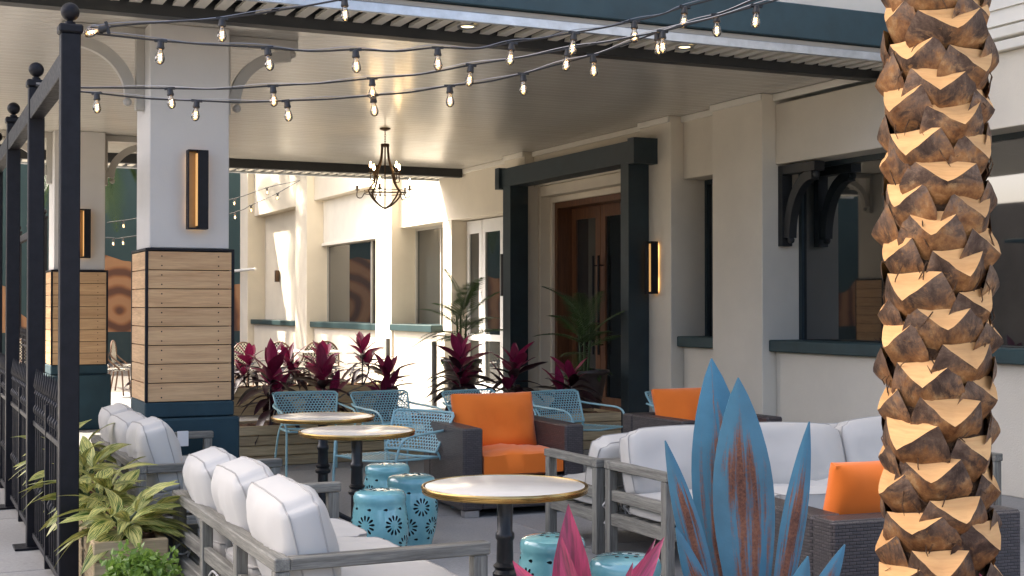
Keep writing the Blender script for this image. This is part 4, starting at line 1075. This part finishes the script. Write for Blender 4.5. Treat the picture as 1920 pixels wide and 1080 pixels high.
for k in range(4):
    a = k * math.pi / 2 + .35; dv = Vector((math.cos(a), math.sin(a), 0)); c = Vector((cx, cy, cz))
    prof = [(.048, -.19), (.052, -.28), (.075, -.40), (.135, -.52), (.150, -.58), (.165, -.65), (.25, -.755)]
    pts = crom([c + dv * r_ + Vector((0, 0, z)) for r_, z in prof], 5) + crom([c + dv * r_ + Vector((0, 0, z)) for r_, z in ((.25, -.755), (.20, -.83), (.10, -.91), (.0, -.955))], 5)[1:]
    build('strap', MB().tube(pts, .0105, 6), BROWNM, chd, True)
for z in (-.745, -.775):
    build('ring', MB().tube([(cx + .247 * math.cos(j * math.pi / 16), cy + .247 * math.sin(j * math.pi / 16), cz + z) for j in range(32)], .0055, 6, True), BROWNM, chd, True)
def candle(r_, z, a):
    dv = Vector((math.cos(a), math.sin(a), 0)); c = Vector((cx, cy, cz))
    arm = MB().tube(crom([c + dv * (r_ - .09) + Vector((0, 0, z - .02)), c + dv * (r_ - .05) + Vector((0, 0, z - .085)), c + dv * r_ + Vector((0, 0, z - .075)), c + dv * r_ + Vector((0, 0, z))], 5), .0055, 6)
    p = c + dv * r_ + Vector((0, 0, z)); arm.lathe([(.004, -.005), (.034, .004), (.03, .010), (.012, .012), (.012, .06), (.01, .062)], 14, p)
    ao = build('candle_arm', arm, BROWNM, chd, True)
    build('bulb', MB().lathe([(.006, .062), (.015, .085), (.013, .10), (.006, .125), (.001, .137)], 12, p), CB, ao, True)
for k in range(5): candle(.33, -.745, k * 2 * math.pi / 5 + .42)
for k in range(4): candle(.215, -.545, k * math.pi / 2 + .35 - .02)

# ------------------------------------------------------------------ string lights
BG, _n, _b = newmat('bulb_glass'); _b.inputs['Roughness'].default_value = .03; _b.inputs['Base Color'].default_value = (1, .93, .8, 1)
_tr = N(_n, 'ShaderNodeBsdfTransparent'); _tr.inputs[0].default_value = (1, .93, .80, 1); _fr = N(_n, 'ShaderNodeFresnel'); _fr.inputs[0].default_value = 1.45; _mx = N(_n, 'ShaderNodeMixShader'); _gl = N(_n, 'ShaderNodeBsdfGlossy'); _gl.inputs['Roughness'].default_value = .04
_n.links.new(math_n(_n, 'MULTIPLY_ADD', _fr.outputs[0], 1.1, .12), _mx.inputs[0]); _n.links.new(_tr.outputs[0], _mx.inputs[1]); _n.links.new(_gl.outputs[0], _mx.inputs[2]); _n.links.new(_mx.outputs[0], _n.nodes['Material Output'].inputs[0])
FILA = emis('filament_glow', (1, .62, .25), 5)
RUB = M('black_rubber', (.012, .012, .013), .5, .2, 20)
WIREM = M('steel_wire', (.35, .35, .36), .35, .1, 10, metal=.8)
SOCK = MB().lathe([(.010, .0), (.017, -.006), (.019, -.03), (.021, -.034), (.021, -.042), (.017, -.046)], 12); SOCK.box(-.032, .032, -.008, .008, -.008, .006)
SOCK = SOCK.mesh('socket', RUB, True)
BULB = MB().lathe([(.013, -.046), (.014, -.058), (.022, -.078), (.0255, -.095), (.022, -.112), (.012, -.123), (.001, -.126)], 16).mesh('bulb', BG, 80)
FIL = MB().tube([(.007 * math.cos(j * 1.3), .007 * math.sin(j * 1.3), -.070 - j * .0028) for j in range(13)], .0022, 5).mesh('filament', FILA, True)
def string(label, pts, bulbs, sag=0, group='string lights with clear bulbs'):
    """pts: control points in space; bulbs: points on the cable"""
    c = crom(pts, 10); o0 = c[len(c) // 2]; t = thing('string_light', label, 'string lights', o0, group)
    build('cable', MB().tube(c, .0052, 6), RUB, t, True)
    wv = [p + Vector((0, 0, .010 + .006 * math.sin(i * .3))) for i, p in enumerate(c)]
    build('support_wire', MB().tube(wv, .0022, 5), WIREM, t, True)
    r = random.Random(len(pts) * 7 + len(bulbs))
    for p in bulbs:
        q_ = (r.uniform(-.09, .09), r.uniform(-.12, .12), -YAW + r.uniform(-.3, .3))
        s = link('socket', SOCK, t, p, q_); b = link('bulb', BULB, s, (0, 0, 0), space='l'); link('filament', FIL, s, (0, 0, 0), space='l')
    return t
def px(seq, d0, d1):
    n = len(seq); u0, u1 = seq[0][0], seq[-1][0]
    return [P(u, v, d0 + (d1 - d0) * (u - u0) / (u1 - u0)) for u, v in seq]
S1 = px([(160, 54), (250, 44), (415, 33), (520, 18), (645, -4), (900, -60)], 6.75, 7.4)
string('string light rising steeply from the nearest fence post top', S1, [S1[2], S1[4]])
S2 = px([(160, 60), (300, 75), (400, 83), (500, 88), (584, 95), (666, 92), (744, 95), (820, 88), (895, 90), (960, 79), (1020, 70), (1077, 60), (1135, 50), (1190, 38), (1240, 26), (1285, 11), (1400, -18)], 6.75, 7.6)
string('string light sagging from the nearest post, highest of the long strings', S2, [S2[i] for i in (1, 3, 5, 7, 9, 11, 13, 15)])
S3 = px([(66, 158), (118, 163), (210, 164), (317, 165), (415, 166), (511, 160), (605, 155), (697, 146), (790, 138), (883, 121), (975, 107), (1065, 91), (1150, 75), (1243, 57), (1330, 34), (1420, 9), (1500, -14)], 8.2, 7.2)
string('string light sagging across the pillar, second of the long strings', S3, [S3[i] for i in (1, 3, 5, 7, 9, 11, 13, 15)])
S4 = px([(66, 160), (120, 168), (180, 174), (275, 184), (368, 188), (450, 191), (537, 188), (620, 185), (699, 178), (770, 172), (843, 160), (910, 153), (981, 137), (1045, 120), (1112, 102), (1175, 81), (1233, 60), (1290, 43), (1345, 26), (1430, -8)], 8.2, 7.3)
string('lowest string light, its bulbs crossing in front of the ceiling', S4, [S4[i] for i in (2, 4, 6, 8, 10, 12, 14, 16, 18)])
o = string('loose bulb lying on the nearest fence post top', [P(168, 50, 6.72), P(185, 52, 6.72), P(205, 50, 6.74)], [])
s = link('socket', SOCK, o, P(200, 51, 6.72), (0, rad(75), -YAW)); link('bulb', BULB, s, (0, 0, 0), space='l'); link('filament', FIL, s, (0, 0, 0), space='l')
B1 = px([(200, 418), (230, 414), (262, 408), (330, 395), (440, 372), (500, 352), (560, 338)], 22, 24)
string('far string light in the courtyard, upper one behind the pillars', B1, [B1[i] for i in (1, 4, 5)])
B2 = px([(195, 446), (212, 447), (230, 446), (300, 435), (440, 398), (470, 385), (520, 362), (562, 338)], 22, 24)
string('far string light in the courtyard, lower one behind the pillars', B2, [B2[i] for i in (1, 2, 4, 5, 6)])

# ------------------------------------------------------------------ far courtyard furniture
def checker(name, a, b_, sc):
    m, n, b = newmat(name); v = coords(n, (1, 1, 1), 'Object', False); c = N(n, 'ShaderNodeTexChecker'); c.inputs['Scale'].default_value = sc
    c.inputs[1].default_value = (*a, 1); c.inputs[2].default_value = (*b_, 1); n.links.new(v, c.inputs[0]); n.links.new(c.outputs[0], b.inputs['Base Color']); b.inputs['Roughness'].default_value = .5; return m
CHK = checker('bistro_weave', (.02, .02, .02), (.6, .56, .48), 34); RATT = M('rattan_cane', (.10, .05, .025), .5, .3, 12)
def cafe_chair():
    t = proto('cafe_chair', 'cafe chair', 'chair', 'woven rattan cafe chairs in the far courtyard')
    arc = [(-.21, .0, .45)] + [(-.21 * math.cos(a) * 1.05, .20 + .02 * math.sin(a), .62 + .26 * math.sin(a)) for a in [k * math.pi / 10 for k in range(11)]] + [(.21, .0, .45)]
    build('back_frame', MB().tube(crom(arc, 3), .015, 7), RATT, t, True)
    bm_ = MB(); n = 10; vs = []
    for i in range(n + 1):
        a = i / n * math.pi; xx = -.205 * math.cos(a); vs += [(xx, .19, .50), (xx, .21, .62 + .25 * math.sin(a))]
    build('backrest', bm_.add(vs, [(2 * i, 2 * i + 2, 2 * i + 3, 2 * i + 1) for i in range(n)]), CHK, t)
    build('seat', MB().lathe([(.20, .43), (.215, .44), (.215, .455), (.20, .465), (.01, .465)], 24), CHK, t, 40)
    for sx in (-1, 1):
        build('leg', MB().tube([(sx * .16, -.15, .44), (sx * .19, -.19, 0)], .014, 6), RATT, t, True); build('leg', MB().tube([(sx * .16, .15, .44), (sx * .20, .22, 0)], .014, 6), RATT, t, True)
    return t
cc0 = cafe_chair()
far = [(470, 22.0, 20, 'woven cafe chair next to the nearest pillar, leftmost of the sunny row'), (530, 22.6, 150, 'woven cafe chair second in the sunny row'), (575, 22.2, 200, 'woven cafe chair third in the sunny row'), (612, 23.0, 160, 'woven cafe chair at the right end of the sunny row'),
       (218, 21.8, 100, 'woven cafe chair left of the nearest pillar, front one'), (236, 23.2, 70, 'woven cafe chair left of the nearest pillar, rear one'), (60, 24.5, 30, 'dark cafe chair glimpsed between the fence posts')]
for i, (u, d, a, lb) in enumerate(far):
    p = P(u, 0, d); put(cc0 if i == 0 else copy_tree(cc0), (p.x, p.y, 0), rad(a), lb)
def cafe_table(u, d, lb):
    p = P(u, 0, d); t = thing('cafe_table', lb, 'table', (p.x, p.y, 0), 'small white cafe tables')
    build('table_top', MB().lathe([(.33, .72), (.34, .73), (.34, .745), (.33, .75), (.01, .75)], 32, (p.x, p.y, 0)), WHITEP, t, 40)
    build('pole', MB().lathe([(.22, 0), (.22, .015), (.035, .03), (.03, .72)], 16, (p.x, p.y, 0)), IRON, t, 40)
cafe_table(548, 22.0, 'small white cafe table among the sunny woven chairs'); cafe_table(600, 22.0, 'small white cafe table right of the sunny woven chairs')
BOLM = M('bollard_paint', (.16, .15, .13), .6, .2, 6)
for (x, y, lb) in ((7.1, 18.15, 'slim grey bollard in front of the folding doors'), (7.0, 19.9, 'slim grey bollard among the red plants by the sunny wall')):
    tag(build('bollard', MB().lathe([(.048, 0), (.048, .02), (.04, .025), (.04, .95), (.036, .97), (.01, .975)], 16, (x, y, 0)), BOLM, None, 40), lb, 'bollard', 'slim grey bollards')
